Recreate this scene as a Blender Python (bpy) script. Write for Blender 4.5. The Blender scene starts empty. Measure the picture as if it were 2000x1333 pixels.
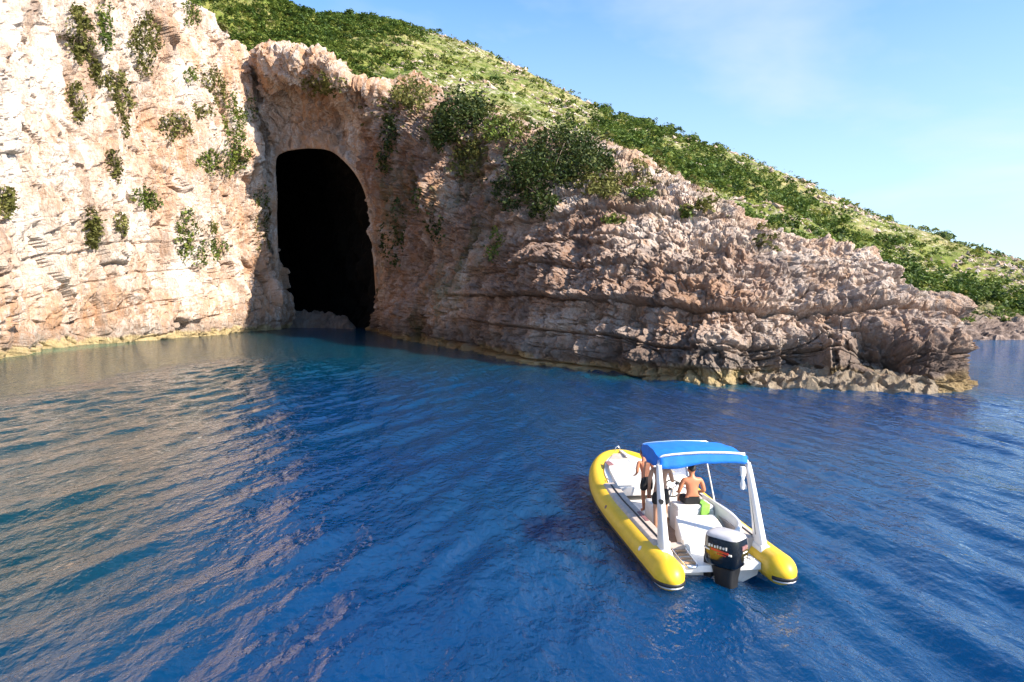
import bpy, bmesh, math, random
import numpy as np
from mathutils import Vector, Matrix

# ------------------------------------------------------------------ camera, sky, sun
R = math.radians
C = bpy.context.scene.collection
CAMH, F, HOR = 5.3, 1333.33, 590.0          # camera height (m), focal length in photo pixels, horizon row
PITCH = math.atan((666.5 - HOR) / F)
cam = bpy.data.cameras.new('camera'); cam.sensor_width = 36; cam.lens = 24.0
cam.clip_start = 0.1; cam.clip_end = 20000
camo = bpy.data.objects.new('camera', cam); C.objects.link(camo)
camo.location = (0, 0, CAMH); camo.rotation_euler = (R(90) - PITCH, 0, 0)
sc = bpy.context.scene; sc.camera = camo

SUN_AZ, SUN_EL = R(121), R(36)              # azimuth clockwise from +Y
sdir = Vector((math.sin(SUN_AZ) * math.cos(SUN_EL), math.cos(SUN_AZ) * math.cos(SUN_EL), math.sin(SUN_EL)))
sl = bpy.data.lights.new('sun', 'SUN'); sl.energy = 5.0; sl.angle = R(0.5); sl.color = (1.0, 0.89, 0.75)
so = bpy.data.objects.new('sun', sl); C.objects.link(so)
so.rotation_euler = sdir.to_track_quat('Z', 'Y').to_euler(); so.location = (60, -40, 80)

sc.view_settings.view_transform = 'Standard'; sc.view_settings.look = 'None'
sc.view_settings.exposure = 1.15; sc.view_settings.gamma = 1.0
sc.view_settings.use_curve_mapping = False
try:
    sc.cycles.max_bounces = 6; sc.cycles.glossy_bounces = 3; sc.cycles.diffuse_bounces = 3; sc.cycles.transparent_max_bounces = 6
    sc.cycles.use_denoising = True
except Exception: pass


class NT:
    """small helper to write node trees"""
    def __init__(s, tree): s.t = tree; s.n = tree.nodes; s.l = tree.links
    def new(s, typ, inp=None, **kw):
        n = s.n.new(typ)
        for k, v in kw.items(): setattr(n, k, v)
        for k, v in (inp or {}).items():
            if isinstance(v, bpy.types.NodeSocket): s.l.new(v, n.inputs[k])
            else: n.inputs[k].default_value = v
        return n
    def noise(s, vec, scale, detail=4, rough=.55, dist=0.0, out='Fac'):
        return s.new('ShaderNodeTexNoise', {'Vector': vec, 'Scale': scale, 'Detail': detail, 'Roughness': rough, 'Distortion': dist}).outputs[out]
    def ramp(s, fac, stops):
        n = s.new('ShaderNodeValToRGB', {'Fac': fac}); e = n.color_ramp.elements
        while len(e) < len(stops): e.new(0.5)
        for i, (p, c) in enumerate(stops):
            e[i].position = p; e[i].color = (c, c, c, 1) if isinstance(c, (int, float)) else tuple(c) + (1,)
        return n.outputs['Color']
    def mix(s, fac, a, b, mode='MIX'):
        n = s.new('ShaderNodeMix', data_type='RGBA', blend_type=mode)
        for sock, v in ((n.inputs[0], fac), (n.inputs[6], a), (n.inputs[7], b)):
            if isinstance(v, bpy.types.NodeSocket): s.l.new(v, sock)
            elif isinstance(v, (int, float)) and sock.type == 'RGBA': sock.default_value = (v, v, v, 1)
            elif isinstance(v, (int, float)): sock.default_value = v
            else: sock.default_value = tuple(v) + (1,) if len(v) == 3 else v
        return n.outputs[2]
    def math(s, op, a, b=0.0, clamp=False):
        n = s.new('ShaderNodeMath', operation=op, use_clamp=clamp)
        for i, v in enumerate((a, b)):
            if isinstance(v, bpy.types.NodeSocket): s.l.new(v, n.inputs[i])
            else: n.inputs[i].default_value = v
        return n.outputs[0]
    def mapping(s, vec, scale=(1, 1, 1), rot=(0, 0, 0), loc=(0, 0, 0)):
        return s.new('ShaderNodeMapping', {'Vector': vec, 'Scale': scale, 'Rotation': rot, 'Location': loc}).outputs[0]
    def attr(s, name, out='Fac'): return s.new('ShaderNodeAttribute', attribute_name=name).outputs[out]


# world: clear Nishita sky with thin high cloud
w = bpy.data.worlds.new('World'); sc.world = w; w.use_nodes = True
T = NT(w.node_tree); T.n.clear()
sky = T.new('ShaderNodeTexSky', sky_type='NISHITA', sun_disc=False, sun_elevation=SUN_EL, sun_rotation=SUN_AZ,
            altitude=0, air_density=1.0, dust_density=0.6, ozone_density=2.5)
tint = T.mix(1.0, sky.outputs[0], (.66, .92, 1.10), 'MULTIPLY')
bg1 = T.new('ShaderNodeBackground', {'Color': tint, 'Strength': 0.13})
dirv = T.new('ShaderNodeTexCoord').outputs['Generated']
sep = T.new('ShaderNodeSeparateXYZ', {'Vector': dirv})
up = T.math('ADD', T.math('MAXIMUM', sep.outputs['Z'], 0.0), 0.16)
flat = T.new('ShaderNodeCombineXYZ', {'X': T.math('DIVIDE', sep.outputs['X'], up), 'Y': T.math('DIVIDE', sep.outputs['Y'], up), 'Z': 0.0}).outputs[0]
n1 = T.noise(T.mapping(flat, (1, 1, 1), loc=(3.3, 1.7, 0)), 0.55, 6, .5, .4)
n2 = T.noise(T.mapping(flat, (1, 1, 1), loc=(.3, 5.7, 0)), 1.6, 6, .55, .3)
soft = T.ramp(T.math('ADD', T.math('MULTIPLY', n1, .8), T.math('MULTIPLY', n2, .2)), [(.51, 0), (.70, .85)])
hz = T.ramp(sep.outputs['Z'], [(0, .62), (.16, .42), (.42, 0)])
soft = T.math('SUBTRACT', 1.0, T.math('MULTIPLY', T.math('SUBTRACT', 1.0, soft), T.math('SUBTRACT', 1.0, hz)))
cl = T.new('ShaderNodeBackground', {'Color': (.80, .88, 1.0, 1), 'Strength': 0.52})
ms = T.new('ShaderNodeMixShader', {0: soft, 1: bg1.outputs[0], 2: cl.outputs[0]})
T.new('ShaderNodeOutputWorld', {'Surface': ms.outputs[0]})


# ------------------------------------------------------------------ helpers
def P(px, py, d):
    """a place seen at photo pixel (px,py), d metres away along +Y"""
    cp, sp = math.cos(PITCH), math.sin(PITCH)
    a, b = (px - 1000) / F, (666.5 - py) / F
    v = np.array([a, cp + b * sp, -sp + b * cp]); v = v / v[1] * d
    return v + np.array([0, 0, CAMH])
def PW(px, py):
    """a place on the water (z = 0)"""
    v = P(px, py, 1.0) - np.array([0, 0, CAMH])
    return v * (-CAMH / v[2]) + np.array([0, 0, CAMH])
def proj(V):
    cp, sp = math.cos(PITCH), math.sin(PITCH)
    x, y, z = V[:, 0], V[:, 1], V[:, 2] - CAMH
    dep = y * cp - z * sp
    return 1000 + F * x / dep, 666.5 - F * (y * sp + z * cp) / dep, dep

def hash3(ix, iy, iz, seed):
    h = (ix.astype(np.int64) * 73856093) ^ (iy.astype(np.int64) * 19349663) ^ (iz.astype(np.int64) * 83492791) ^ (seed * 2654435761)
    h &= 0xffffffff
    h = ((h >> 16) ^ h) * 0x45d9f3b & 0xffffffff
    h = ((h >> 16) ^ h) * 0x45d9f3b & 0xffffffff
    return (((h >> 16) ^ h) & 0xffffff) / float(0xffffff)
def vnoise(p, seed=0):
    i = np.floor(p).astype(np.int64); f = p - i; u = f * f * f * (f * (f * 6 - 15) + 10)
    r = 0
    for dx in (0, 1):
        for dy in (0, 1):
            for dz in (0, 1):
                wgt = (u[:, 0] if dx else 1 - u[:, 0]) * (u[:, 1] if dy else 1 - u[:, 1]) * (u[:, 2] if dz else 1 - u[:, 2])
                r = r + wgt * hash3(i[:, 0] + dx, i[:, 1] + dy, i[:, 2] + dz, seed)
    return r * 2 - 1
def fbm(p, oct=4, seed=0, gain=.5):
    s, a, q = 0, 1.0, p.copy()
    for k in range(oct):
        s = s + a * vnoise(q, seed + k * 17); q = q * 2.03 + 11.3; a *= gain
    return s
def ridged(p, oct=3, seed=0):
    s, a, q = 0, 1.0, p.copy()
    for k in range(oct):
        s = s + a * (1 - 2 * np.abs(vnoise(q, seed + k * 13))); q = q * 2.1 + 5.1; a *= .5
    return s
def voro(p, seed=0):
    """cell random value and distance to the cell border"""
    i = np.floor(p).astype(np.int64)
    d1 = np.full(len(p), 9.0); d2 = np.full(len(p), 9.0); cid = np.zeros(len(p))
    for dx in (-1, 0, 1):
        for dy in (-1, 0, 1):
            for dz in (-1, 0, 1):
                a, b, c = i[:, 0] + dx, i[:, 1] + dy, i[:, 2] + dz
                q = np.stack([a + hash3(a, b, c, seed), b + hash3(a, b, c, seed + 1), c + hash3(a, b, c, seed + 2)], 1)
                d = np.sqrt(((q - p) ** 2).sum(1))
                cl_ = d < d1
                d2 = np.where(cl_, d1, np.minimum(d2, d)); cid = np.where(cl_, hash3(a, b, c, seed + 3), cid); d1 = np.where(cl_, d, d1)
    return cid, d2 - d1
def sstep(a, b, x):
    t = np.clip((x - a) / (b - a), 0, 1); return t * t * (3 - 2 * t)

def link(name, me, mat, parent=None):
    o = bpy.data.objects.new(name, me); C.objects.link(o)
    if mat: me.materials.append(mat)
    if parent: o.parent = parent
    return o
def npmesh(name, V, Fq, mat, parent=None, attrs=None, smooth=False):
    V = np.asarray(V, dtype=np.float32); Fq = np.asarray(Fq, dtype=np.int32)
    me = bpy.data.meshes.new(name); n, k = Fq.shape
    me.vertices.add(len(V)); me.vertices.foreach_set('co', V.ravel())
    me.loops.add(n * k); me.loops.foreach_set('vertex_index', Fq.ravel())
    me.polygons.add(n); me.polygons.foreach_set('loop_start', np.arange(n, dtype=np.int32) * k)
    try: me.polygons.foreach_set('loop_total', np.full(n, k, dtype=np.int32))
    except Exception: pass
    me.polygons.foreach_set('use_smooth', np.full(n, smooth))
    for a, val in (attrs or {}).items():
        at = me.attributes.new(a, 'FLOAT', 'POINT'); at.data.foreach_set('value', np.asarray(val, dtype=np.float32))
    me.update(calc_edges=True); me.validate()
    return link(name, me, mat, parent)
def tag(o, label=None, cat=None, group=None, kind=None):
    if label: o['label'] = label
    if cat: o['category'] = cat
    if group: o['group'] = group
    if kind: o['kind'] = kind
    return o
def thing(name, label, cat, loc=(0, 0, 0), rz=0, group=None):
    o = bpy.data.objects.new(name, None); C.objects.link(o)
    o.location = loc; o.rotation_euler = (0, 0, rz); o.empty_display_size = .2
    return tag(o, label, cat, group)

def catmull(ctrl, ns):
    """ctrl (n, ..., 3); ns samples for each span"""
    n = len(ctrl); out = []
    for i in range(n - 1):
        p0 = ctrl[max(i - 1, 0)]; p1 = ctrl[i]; p2 = ctrl[i + 1]; p3 = ctrl[min(i + 2, n - 1)]
        t = np.linspace(0, 1, ns[i], endpoint=(i == n - 2))
        t = t.reshape((-1,) + (1,) * (ctrl.ndim - 1))
        out.append(.5 * (2 * p1 + (p2 - p0) * t + (2 * p0 - 5 * p1 + 4 * p2 - p3) * t ** 2 + (3 * p1 - p0 - 3 * p2 + p3) * t ** 3))
    return np.concatenate(out, 0)
def sheet(ctrl, nu, nv):
    """ctrl [cols][rows] of points -> dense (U,V,3) grid with unit normals"""
    g = np.array(ctrl, dtype=float)
    g = catmull(g, nu); g = np.swapaxes(catmull(np.swapaxes(g, 0, 1), nv), 0, 1)
    du = np.gradient(g, axis=0); dv = np.gradient(g, axis=1)
    N = np.cross(du, dv); N /= np.maximum(np.linalg.norm(N, axis=2, keepdims=True), 1e-9)
    return g, N
def gridfaces(U, V):
    i = np.arange(U * V).reshape(U, V)
    return np.stack([i[:-1, :-1].ravel(), i[1:, :-1].ravel(), i[1:, 1:].ravel(), i[:-1, 1:].ravel()], 1)


# ------------------------------------------------------------------ materials
def mat(name, col=(.5, .5, .5), rough=.5, metal=0.0, **inp):
    m = bpy.data.materials.new(name); m.use_nodes = True
    b = m.node_tree.nodes['Principled BSDF']
    b.inputs['Base Color'].default_value = tuple(col) + (1,); b.inputs['Roughness'].default_value = rough; b.inputs['Metallic'].default_value = metal
    for k, v in inp.items(): b.inputs[k.replace('_', ' ')].default_value = v
    return m
def worn(name, col, rough=.45, amt=.12, scale=6.0, bump=0.0, bscale=60, **inp):
    """painted / moulded surface with faint dirt and unevenness"""
    m = mat(name, col, rough, **inp); t = NT(m.node_tree); b = t.n['Principled BSDF']
    co = t.new('ShaderNodeTexCoord').outputs['Object']
    n = t.noise(co, scale, 5, .6)
    dark = tuple(c * (1 - 2.2 * amt) for c in col); lite = tuple(min(1, c * (1 + amt)) for c in col)
    t.l.new(t.ramp(n, [(.3, dark), (.55, col), (.75, lite)]), b.inputs['Base Color'])
    t.l.new(t.math('ADD', t.math('MULTIPLY', n, .25), rough - .12), b.inputs['Roughness'])
    if bump:
        bn = t.new('ShaderNodeBump', {'Strength': bump, 'Distance': .01, 'Height': t.noise(co, bscale, 3)})
        t.l.new(bn.outputs[0], b.inputs['Normal'])
    return m

def rock_material():
    m = mat('limestone', rough=.9); t = NT(m.node_tree); b = t.n['Principled BSDF']
    b.inputs['Specular IOR Level'].default_value = .15
    co = t.new('ShaderNodeTexCoord').outputs['Object']
    n1 = t.noise(t.mapping(co, (1, 1, .5)), .22, 7, .62)
    n2 = t.noise(t.mapping(co, (1, 1, .35)), .8, 7, .65, .6)
    n3 = t.noise(co, 2.6, 6, .7)
    base = t.ramp(n1, [(.34, (.42, .29, .215)), (.44, (.56, .44, .355)), (.53, (.66, .56, .48)), (.66, (.74, .67, .60))])
    base = t.mix(t.ramp(n3, [(.38, .6), (.53, 0)]), base, (.36, .245, .185))
    # ochre iron streaks running down the face
    base = t.mix(t.math('MULTIPLY', t.ramp(n2, [(.42, 0), (.58, .9)]), t.attr('warm'), True), base, (.52, .28, .145))
    # rusty and brown stains in finer patches
    n5 = t.noise(t.mapping(co, (1, 1, .4), loc=(2, 7, 4)), 1.5, 8, .72, .8)
    base = t.mix(t.ramp(n5, [(.50, 0), (.60, .7)]), base, (.43, .265, .16))
    n6 = t.noise(t.mapping(co, (1, 1, .6), loc=(5, 1, 8)), 4.5, 6, .75)
    base = t.mix(t.ramp(n6, [(.34, .75), (.45, 0)]), base, (.24, .165, .125))
    # grey weathered crust
    n4 = t.noise(t.mapping(co, (1, 1, .45), loc=(9, 3, 1)), .5, 6, .6)
    base = t.mix(t.math('MULTIPLY', t.ramp(n4, [(.45, 0), (.6, .8)]), t.attr('grey'), True), base, (.215, .185, .175))
    # splash zone bands
    base = t.mix(t.math('MULTIPLY', t.attr('splash'), t.ramp(n3, [(.3, .5), (.6, 1)]), True), base, (.22, .185, .16))
    base = t.mix(t.math('MULTIPLY', t.attr('tide'), t.ramp(n3, [(.3, .6), (.55, 1)]), True), base, (.42, .33, .17))
    base = t.mix(t.math('MULTIPLY', t.attr('moss'), t.ramp(n2, [(.38, 1), (.6, .25)]), True), base, (.085, .095, .025))
    base = t.mix(t.math('MULTIPLY', t.attr('pale'), t.ramp(n1, [(.40, .15), (.58, .85)]), True), base, (.76, .69, .62))
    base = t.mix(t.attr('red'), base, t.mix(1.0, base, (.60, .52, .49), 'MULTIPLY'))
    base = t.mix(t.attr('cave'), base, (.007, .006, .005))  # deep shade of the cave painted into the rock as near-black colour
    t.l.new(base, b.inputs['Base Color'])
    hgt = t.math('ADD', t.noise(co, 2.2, 8, .7), t.math('MULTIPLY', t.noise(t.mapping(co, (1, 1, .3)), 5.0, 6, .7), .6))
    t.l.new(t.new('ShaderNodeBump', {'Strength': .9, 'Distance': .5, 'Height': hgt}).outputs[0], b.inputs['Normal'])
    return m
ROCK = rock_material()

def hill_material():
    m = mat('maquis slope', rough=.95); t = NT(m.node_tree); b = t.n['Principled BSDF']
    b.inputs['Specular IOR Level'].default_value = .1
    co = t.new('ShaderNodeTexCoord').outputs['Object']
    n1 = t.noise(co, .12, 7, .65); n2 = t.noise(co, .9, 6, .7); n3 = t.noise(co, .45, 7, .7, .5)
    g = t.ramp(t.math('ADD', t.math('MULTIPLY', n1, .5), t.math('MULTIPLY', n2, .5)),
               [(.36, (.055, .085, .018)), (.47, (.11, .145, .03)), (.57, (.19, .205, .05)), (.68, (.30, .26, .10))])
    g = t.mix(t.math('MULTIPLY', t.attr('dry'), t.ramp(n3, [(.4, 0), (.62, 1)]), True), g, (.40, .31, .17))
    g = t.mix(t.math('MULTIPLY', t.attr('stony'), t.ramp(n2, [(.52, 0), (.62, 1)]), True), g, (.50, .45, .38))
    rk = t.ramp(n2, [(.35, (.09, .065, .055)), (.5, (.20, .15, .125)), (.65, (.33, .26, .22))])
    g = t.mix(t.attr('rock'), g, rk)
    t.l.new(g, b.inputs['Base Color'])
    t.l.new(t.new('ShaderNodeBump', {'Strength': .8, 'Distance': .6, 'Height': t.noise(co, 1.4, 8, .7)}).outputs[0], b.inputs['Normal'])
    return m
HILL = hill_material()

def leaf_material(name, stops):
    m = mat(name, rough=.6); t = NT(m.node_tree); b = t.n['Principled BSDF']
    b.inputs['Specular IOR Level'].default_value = .25
    c = t.ramp(t.attr('var'), stops)
    t.l.new(c, b.inputs['Base Color'])
    tr = t.new('ShaderNodeBsdfTranslucent', {'Color': c})
    mx = t.new('ShaderNodeMixShader', {0: .25, 1: b.outputs[0], 2: tr.outputs[0]})
    t.l.new(mx.outputs[0], t.n['Material Output'].inputs['Surface'])
    return m
LEAF = leaf_material('maquis leaves', [(0, (.04, .065, .012)), (.4, (.095, .14, .024)), (.75, (.165, .205, .035)), (1, (.27, .26, .06))])
LEAF_DARK = leaf_material('evergreen leaves', [(0, (.024, .045, .009)), (.5, (.066, .115, .02)), (1, (.15, .20, .035))])
LEAF_OLIVE = leaf_material('olive scrub leaves', [(0, (.06, .06, .014)), (.5, (.14, .145, .035)), (1, (.24, .22, .07))])
LEAF_BUSH = leaf_material('dark bush leaves', [(0, (.014, .026, .007)), (.5, (.038, .062, .013)), (1, (.11, .125, .03))])
WOOD = worn('shrub wood', (.12, .085, .06), .9, .2, 9)

def water_material():
    m = bpy.data.materials.new('sea water'); m.use_nodes = True; t = NT(m.node_tree); t.n.clear()
    co = t.new('ShaderNodeTexCoord').outputs['Object']
    n = t.noise(co, .05, 4, .5)
    deep = t.ramp(n, [(.35, (.0, .026, .098)), (.65, (.0, .040, .108))])
    deep = t.mix(t.attr('cove'), deep, (.0, .036, .064))
    deep = t.mix(t.attr('teal'), deep, (.002, .026, .036))
    deep = t.mix(t.attr('shallow'), deep, (.015, .12, .08))
    r1 = t.noise(t.mapping(co, (1, .42, 1), rot=(0, 0, R(6))), 2.1, 3, .5, .2)
    r2 = t.noise(t.mapping(co, (1, .6, 1), rot=(0, 0, R(-14))), 6.0, 3, .5, .2)
    r3 = t.noise(t.mapping(co, (1, .5, 1)), .8, 3, .5)
    h = t.math('ADD', t.math('ADD', t.math('MULTIPLY', r1, .55), t.math('MULTIPLY', r2, .36)), t.math('MULTIPLY', r3, .8))
    h = t.math('MULTIPLY', h, t.math('ADD', 1.0, t.math('MULTIPLY', t.attr('far'), 1.6)))
    nb = t.new('ShaderNodeBump', {'Strength': 1.0, 'Distance': .13, 'Height': h}).outputs[0]
    # light scattered back out of the deep water does not follow the ripples; the mirror surface does
    body = t.new('ShaderNodeSubsurfaceScattering', {'Color': deep, 'Scale': 1.6, 'Radius': (.6, .8, 1.0), 'Normal': t.new('ShaderNodeCombineXYZ', {'Z': 1.0}).outputs[0]}, falloff='BURLEY')
    gl = t.new('ShaderNodeBsdfGlossy', {'Color': (1, 1, 1, 1), 'Roughness': .04, 'Normal': nb})
    fr = t.new('ShaderNodeFresnel', {'IOR': 1.40, 'Normal': nb})
    mx = t.new('ShaderNodeMixShader', {0: fr.outputs[0], 1: body.outputs[0], 2: gl.outputs[0]})
    t.new('ShaderNodeOutputMaterial', {'Surface': mx.outputs[0]})
    return m
WATER = water_material()

# ------------------------------------------------------------------ rock faces
def rockmask(V, seed, zs=2.2):
    z = V[:, 2] + 0.5 * fbm(V / 3.0, 3, seed + 90)
    tide = 1 - sstep(.55, 1.1, z)
    splash = sstep(.5, 1.1, z) * (1 - sstep(zs * .7, zs * 1.7, z))
    return tide, splash

# ---- left wall: steep, fluted, sunlit
plan = [(-26, 10), (-40, 40), (-48.2, 64), (-52, 77), (-51.5, 86), (-49.5, 95), (-47.2, 108), (-49.6, 114), (-49.2, 124), (-46.8, 135), (-52, 150), (-66, 168)]
ctrl = []
for i, (x, y) in enumerate(plan):
    a = plan[max(i - 1, 0)]; c = plan[min(i + 1, len(plan) - 1)]
    tx, ty = c[0] - a[0], c[1] - a[1]; L_ = math.hypot(tx, ty); nx, ny = ty / L_, -tx / L_
    if i > 8: nx, ny = .93, -.36
    col = []
    for z, off in ((-3, -.6), (0, 0), (3, .2), (12, -1.0), (26, -2.6), (40, -4.6), (52, -6.6), (60 if i < 9 else 55, -9.5), (66 if i < 9 else 56, -22)):
        col.append((x + nx * off, y + ny * off, z))
    ctrl.append(col)
g, N = sheet(ctrl, [24, 40, 46, 40, 40, 44, 36, 36, 40, 30, 14], [10, 24, 58, 78, 70, 60, 34, 30])
U, W_ = g.shape[:2]; V = g.reshape(-1, 3); N = N.reshape(-1, 3)
def left_disp(V):
    wv = V + .7 * np.stack([fbm(V / 6, 3, 71), fbm(V / 6, 3, 72), fbm(V / 6, 3, 73)], 1)
    tilt = wv.copy(); tilt[:, 2] -= .30 * wv[:, 1]                                     # joints lean with the dip
    D = 1.9 * fbm(V / 17, 3, 1)
    D += .95 * ridged(wv * np.array([1 / 4.2, 1 / 4.2, 1 / 26]), 2, 5)                 # vertical flutes
    D += .5 * ridged(wv * np.array([1 / 1.3, 1 / 1.3, 1 / 9]), 2, 6)
    D -= .9 * sstep(.45, .95, fbm(wv * np.array([1 / 2.2, 1 / 2.2, 1 / 4.5]), 3, 7))
    cid, e = voro(tilt * np.array([1 / 4.5, 1 / 4.5, 1 / 8.5]), 21)
    D += 2.1 * (cid - .5) - .5 * (1 - sstep(0, .05, e))
    cid, e = voro(tilt * np.array([1 / 1.5, 1 / 1.5, 1 / 3.2]), 31)
    D += .8 * (cid - .5) - .28 * (1 - sstep(0, .07, e))
    bed = V[:, 2] - .16 * (V[:, 1] - 64) + .7 * fbm(V / 9, 3, 41)
    k = np.floor(bed / 4.2); fr = bed / 4.2 - k
    low = .25 + .75 * (1 - sstep(9, 20, V[:, 2]))
    D += low * (.7 * (hash3(k, k * 0, k * 0, 8) - .5) - .45 * np.exp(-(np.minimum(fr, 1 - fr) / .03) ** 2))
    D += .16 * fbm(V / .8, 3, 51, .6)
    return D * sstep(-2, 2, V[:, 2] + 1)
D = left_disp(V)
VL = V + N * D[:, None] * .9
tide, splash = rockmask(VL, 3, 2.0)
warm = np.clip(.30 + .8 * fbm(VL / np.array([9, 9, 22]), 3, 61), 0, 1)
warm = np.maximum(warm, .9 * sstep(-.1, .4, fbm(VL / 6, 3, 62)) * (1 - sstep(5, 13, VL[:, 2])))
warm = np.maximum(warm, .8 * sstep(114, 126, VL[:, 1]))
ppx, ppy, _ = proj(VL)
LW = tag(npmesh('left_cliff', VL, gridfaces(U, W_), ROCK, attrs=dict(pale=np.clip(.45 + .7 * fbm(VL / 10, 3, 64), 0, .9) * sstep(3, 9, VL[:, 2]), warm=warm, grey=np.clip(.05 + .35 * fbm(VL / 8, 3, 63), 0, 1), tide=tide, splash=splash * .55,
      moss=0 * tide, cave=0 * tide)), 'tall sunlit pale limestone sea cliff with green shrub patches', kind='structure')
SURF_L = (VL, N, ppx, ppy)

# ---- cave brow and tunnel
arch = [(556, 690), (549, 640), (544, 560), (541, 470), (539, 380), (538, 315), (552, 296), (580, 289), (612, 287), (645, 292), (672, 312), (697, 342), (714, 378), (724, 430), (730, 500), (735, 580), (740, 655), (742, 700)]
outer = [(470, 690), (470, 640), (470, 560), (470, 470), (470, 380), (476, 250), (490, 140), (520, 103), (580, 97), (636, 104), (668, 140), (716, 168), (758, 190), (800, 300), (800, 440), (800, 580), (800, 660), (800, 705)]
def dm(px): return 136 + (px - 545) * (120 - 136) / 195.0
ctrl = []
for (ax, ay), (ox, oy) in zip(arch, outer):
    col = [P(ax, ay, dm(ax) + 2.0), P(ax, ay, dm(ax))]
    for k, f in enumerate((.25, .5, .75, 1.0)):
        x, y = ax + (ox - ax) * f, ay + (oy - ay) * f
        d = dm(x)
        if ay < 330 and ax > 570:                                   # alcove over the mouth, overhanging brow above it
            d += (3.0, 2.2, -5.0, -2.5)[k]
        if ox >= 800: d += (0, 1, 2.5, 4)[k]
        if ox <= 490: d += (.5, 1, 2, 4)[k]
        col.append(P(x, y, d))
    col.append(col[-1] + np.array([-2, 22, 3 if ay < 330 else 0]))
    ctrl.append(col)
g, N = sheet(ctrl, [22] * 17, [6, 22, 22, 24, 24, 12])
U, W_ = g.shape[:2]; V = g.reshape(-1, 3); N = -N.reshape(-1, 3)
if N[:, 1].mean() > 0: N = -N
wv = V + np.stack([fbm(V / 4, 3, 171), fbm(V / 4, 3, 172), fbm(V / 4, 3, 173)], 1)
D = 1.0 * fbm(V / 9, 4, 101) + .8 * ridged(wv * np.array([1 / 4, 1 / 4, 1 / 12]), 3, 105)
cid, e = voro(wv * np.array([1 / 2.6, 1 / 2.6, 1 / 3.4]), 121); D += 1.0 * (cid - .5) - .5 * (1 - sstep(0, .1, e))
cid, e = voro(wv / 1.0, 131); D += .35 * (cid - .5)
D += .3 * fbm(V / 1.1, 4, 151, .6)
fv = np.tile(np.linspace(0, 1, W_), U)
VB = V + N * (D * sstep(.03, .12, fv))[:, None]
tide, splash = rockmask(VB, 4, 2.0)
ppx, ppy, _ = proj(VB)
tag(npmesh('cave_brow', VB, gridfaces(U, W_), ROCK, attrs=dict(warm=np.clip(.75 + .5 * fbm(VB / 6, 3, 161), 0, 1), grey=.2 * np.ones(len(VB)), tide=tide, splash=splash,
      moss=0 * tide, cave=1 - sstep(.02, .045, fv))), 'ochre rock brow framing the dark sea cave', kind='structure')  # inner rim of the brow takes the painted cave shade
SURF_B = (VB, N, ppx, ppy)
tun = []
for (ax, ay) in arch:
    p = P(ax, ay, dm(ax) + 1.8); cen = P(640, 520, dm(640)); col = []
    for dist, sq in ((0, 1.0), (5, 1.10), (14, 1.14), (30, 1.05), (48, .85), (62, .45), (68, .02)):
        q = cen + (p - cen) * np.array([sq, 1, sq if p[2] > 8 else 1.0]); q = q + np.array([-.40, .92, 0]) * dist
        if p[2] < 8: q[2] = p[2]
        col.append(q)
    tun.append(col)
g, N = sheet(tun, [8] * 17, [6, 8, 12, 12, 10, 8])
U, W_ = g.shape[:2]; V = g.reshape(-1, 3); N = N.reshape(-1, 3)
fv = np.tile(np.linspace(0, 1, W_), U)
V = V + N * ((1.4 * fbm(V / 6, 4, 201) + .5 * ridged(V / 2.5, 3, 205)) * sstep(0, .2, fv))[:, None]
z0 = np.zeros(len(V))
tag(npmesh('cave_tunnel', V, gridfaces(U, W_), ROCK, attrs=dict(warm=z0, grey=z0, tide=z0, splash=z0, moss=z0, cave=z0 + 1)), 'interior of the sea cave, its deep shade coloured in as black', kind='structure')

# low ledge of fallen rock inside the mouth
lc = []
for px, d, h in ((540, 142, 2.0), (575, 143, 2.8), (610, 142, 3.1), (650, 140, 2.4), (680, 137, 1.6), (700, 134, -1)):
    q = P(px, 630, d); lc.append([(q[0], q[1] - 3.2, -1.2), (q[0], q[1] - 2.4, h * .35), (q[0], q[1], h), (q[0] - 1, q[1] + 4, h * .8), (q[0] - 2, q[1] + 8, -1.5)])
g, N = sheet(lc, [26] * 5, [8, 12, 10, 8]); U, W_ = g.shape[:2]; V = g.reshape(-1, 3)
cid, e = voro(V / 1.5, 231); V = V + np.stack([0 * cid, -.6 * (cid - .5), .9 * (cid - .5) + .4 * fbm(V / 1.2, 3, 232)], 1)
z0 = np.zeros(len(V))
tag(npmesh('rock_ledge', V, gridfaces(U, W_), ROCK, attrs=dict(warm=z0 + .5, grey=z0 + .8, tide=z0, splash=z0 + .7, moss=z0, cave=z0 + .35)), 'low ledge of fallen rock just inside the cave mouth', kind='structure')  # ledge colour carries part of the painted cave shade

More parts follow.
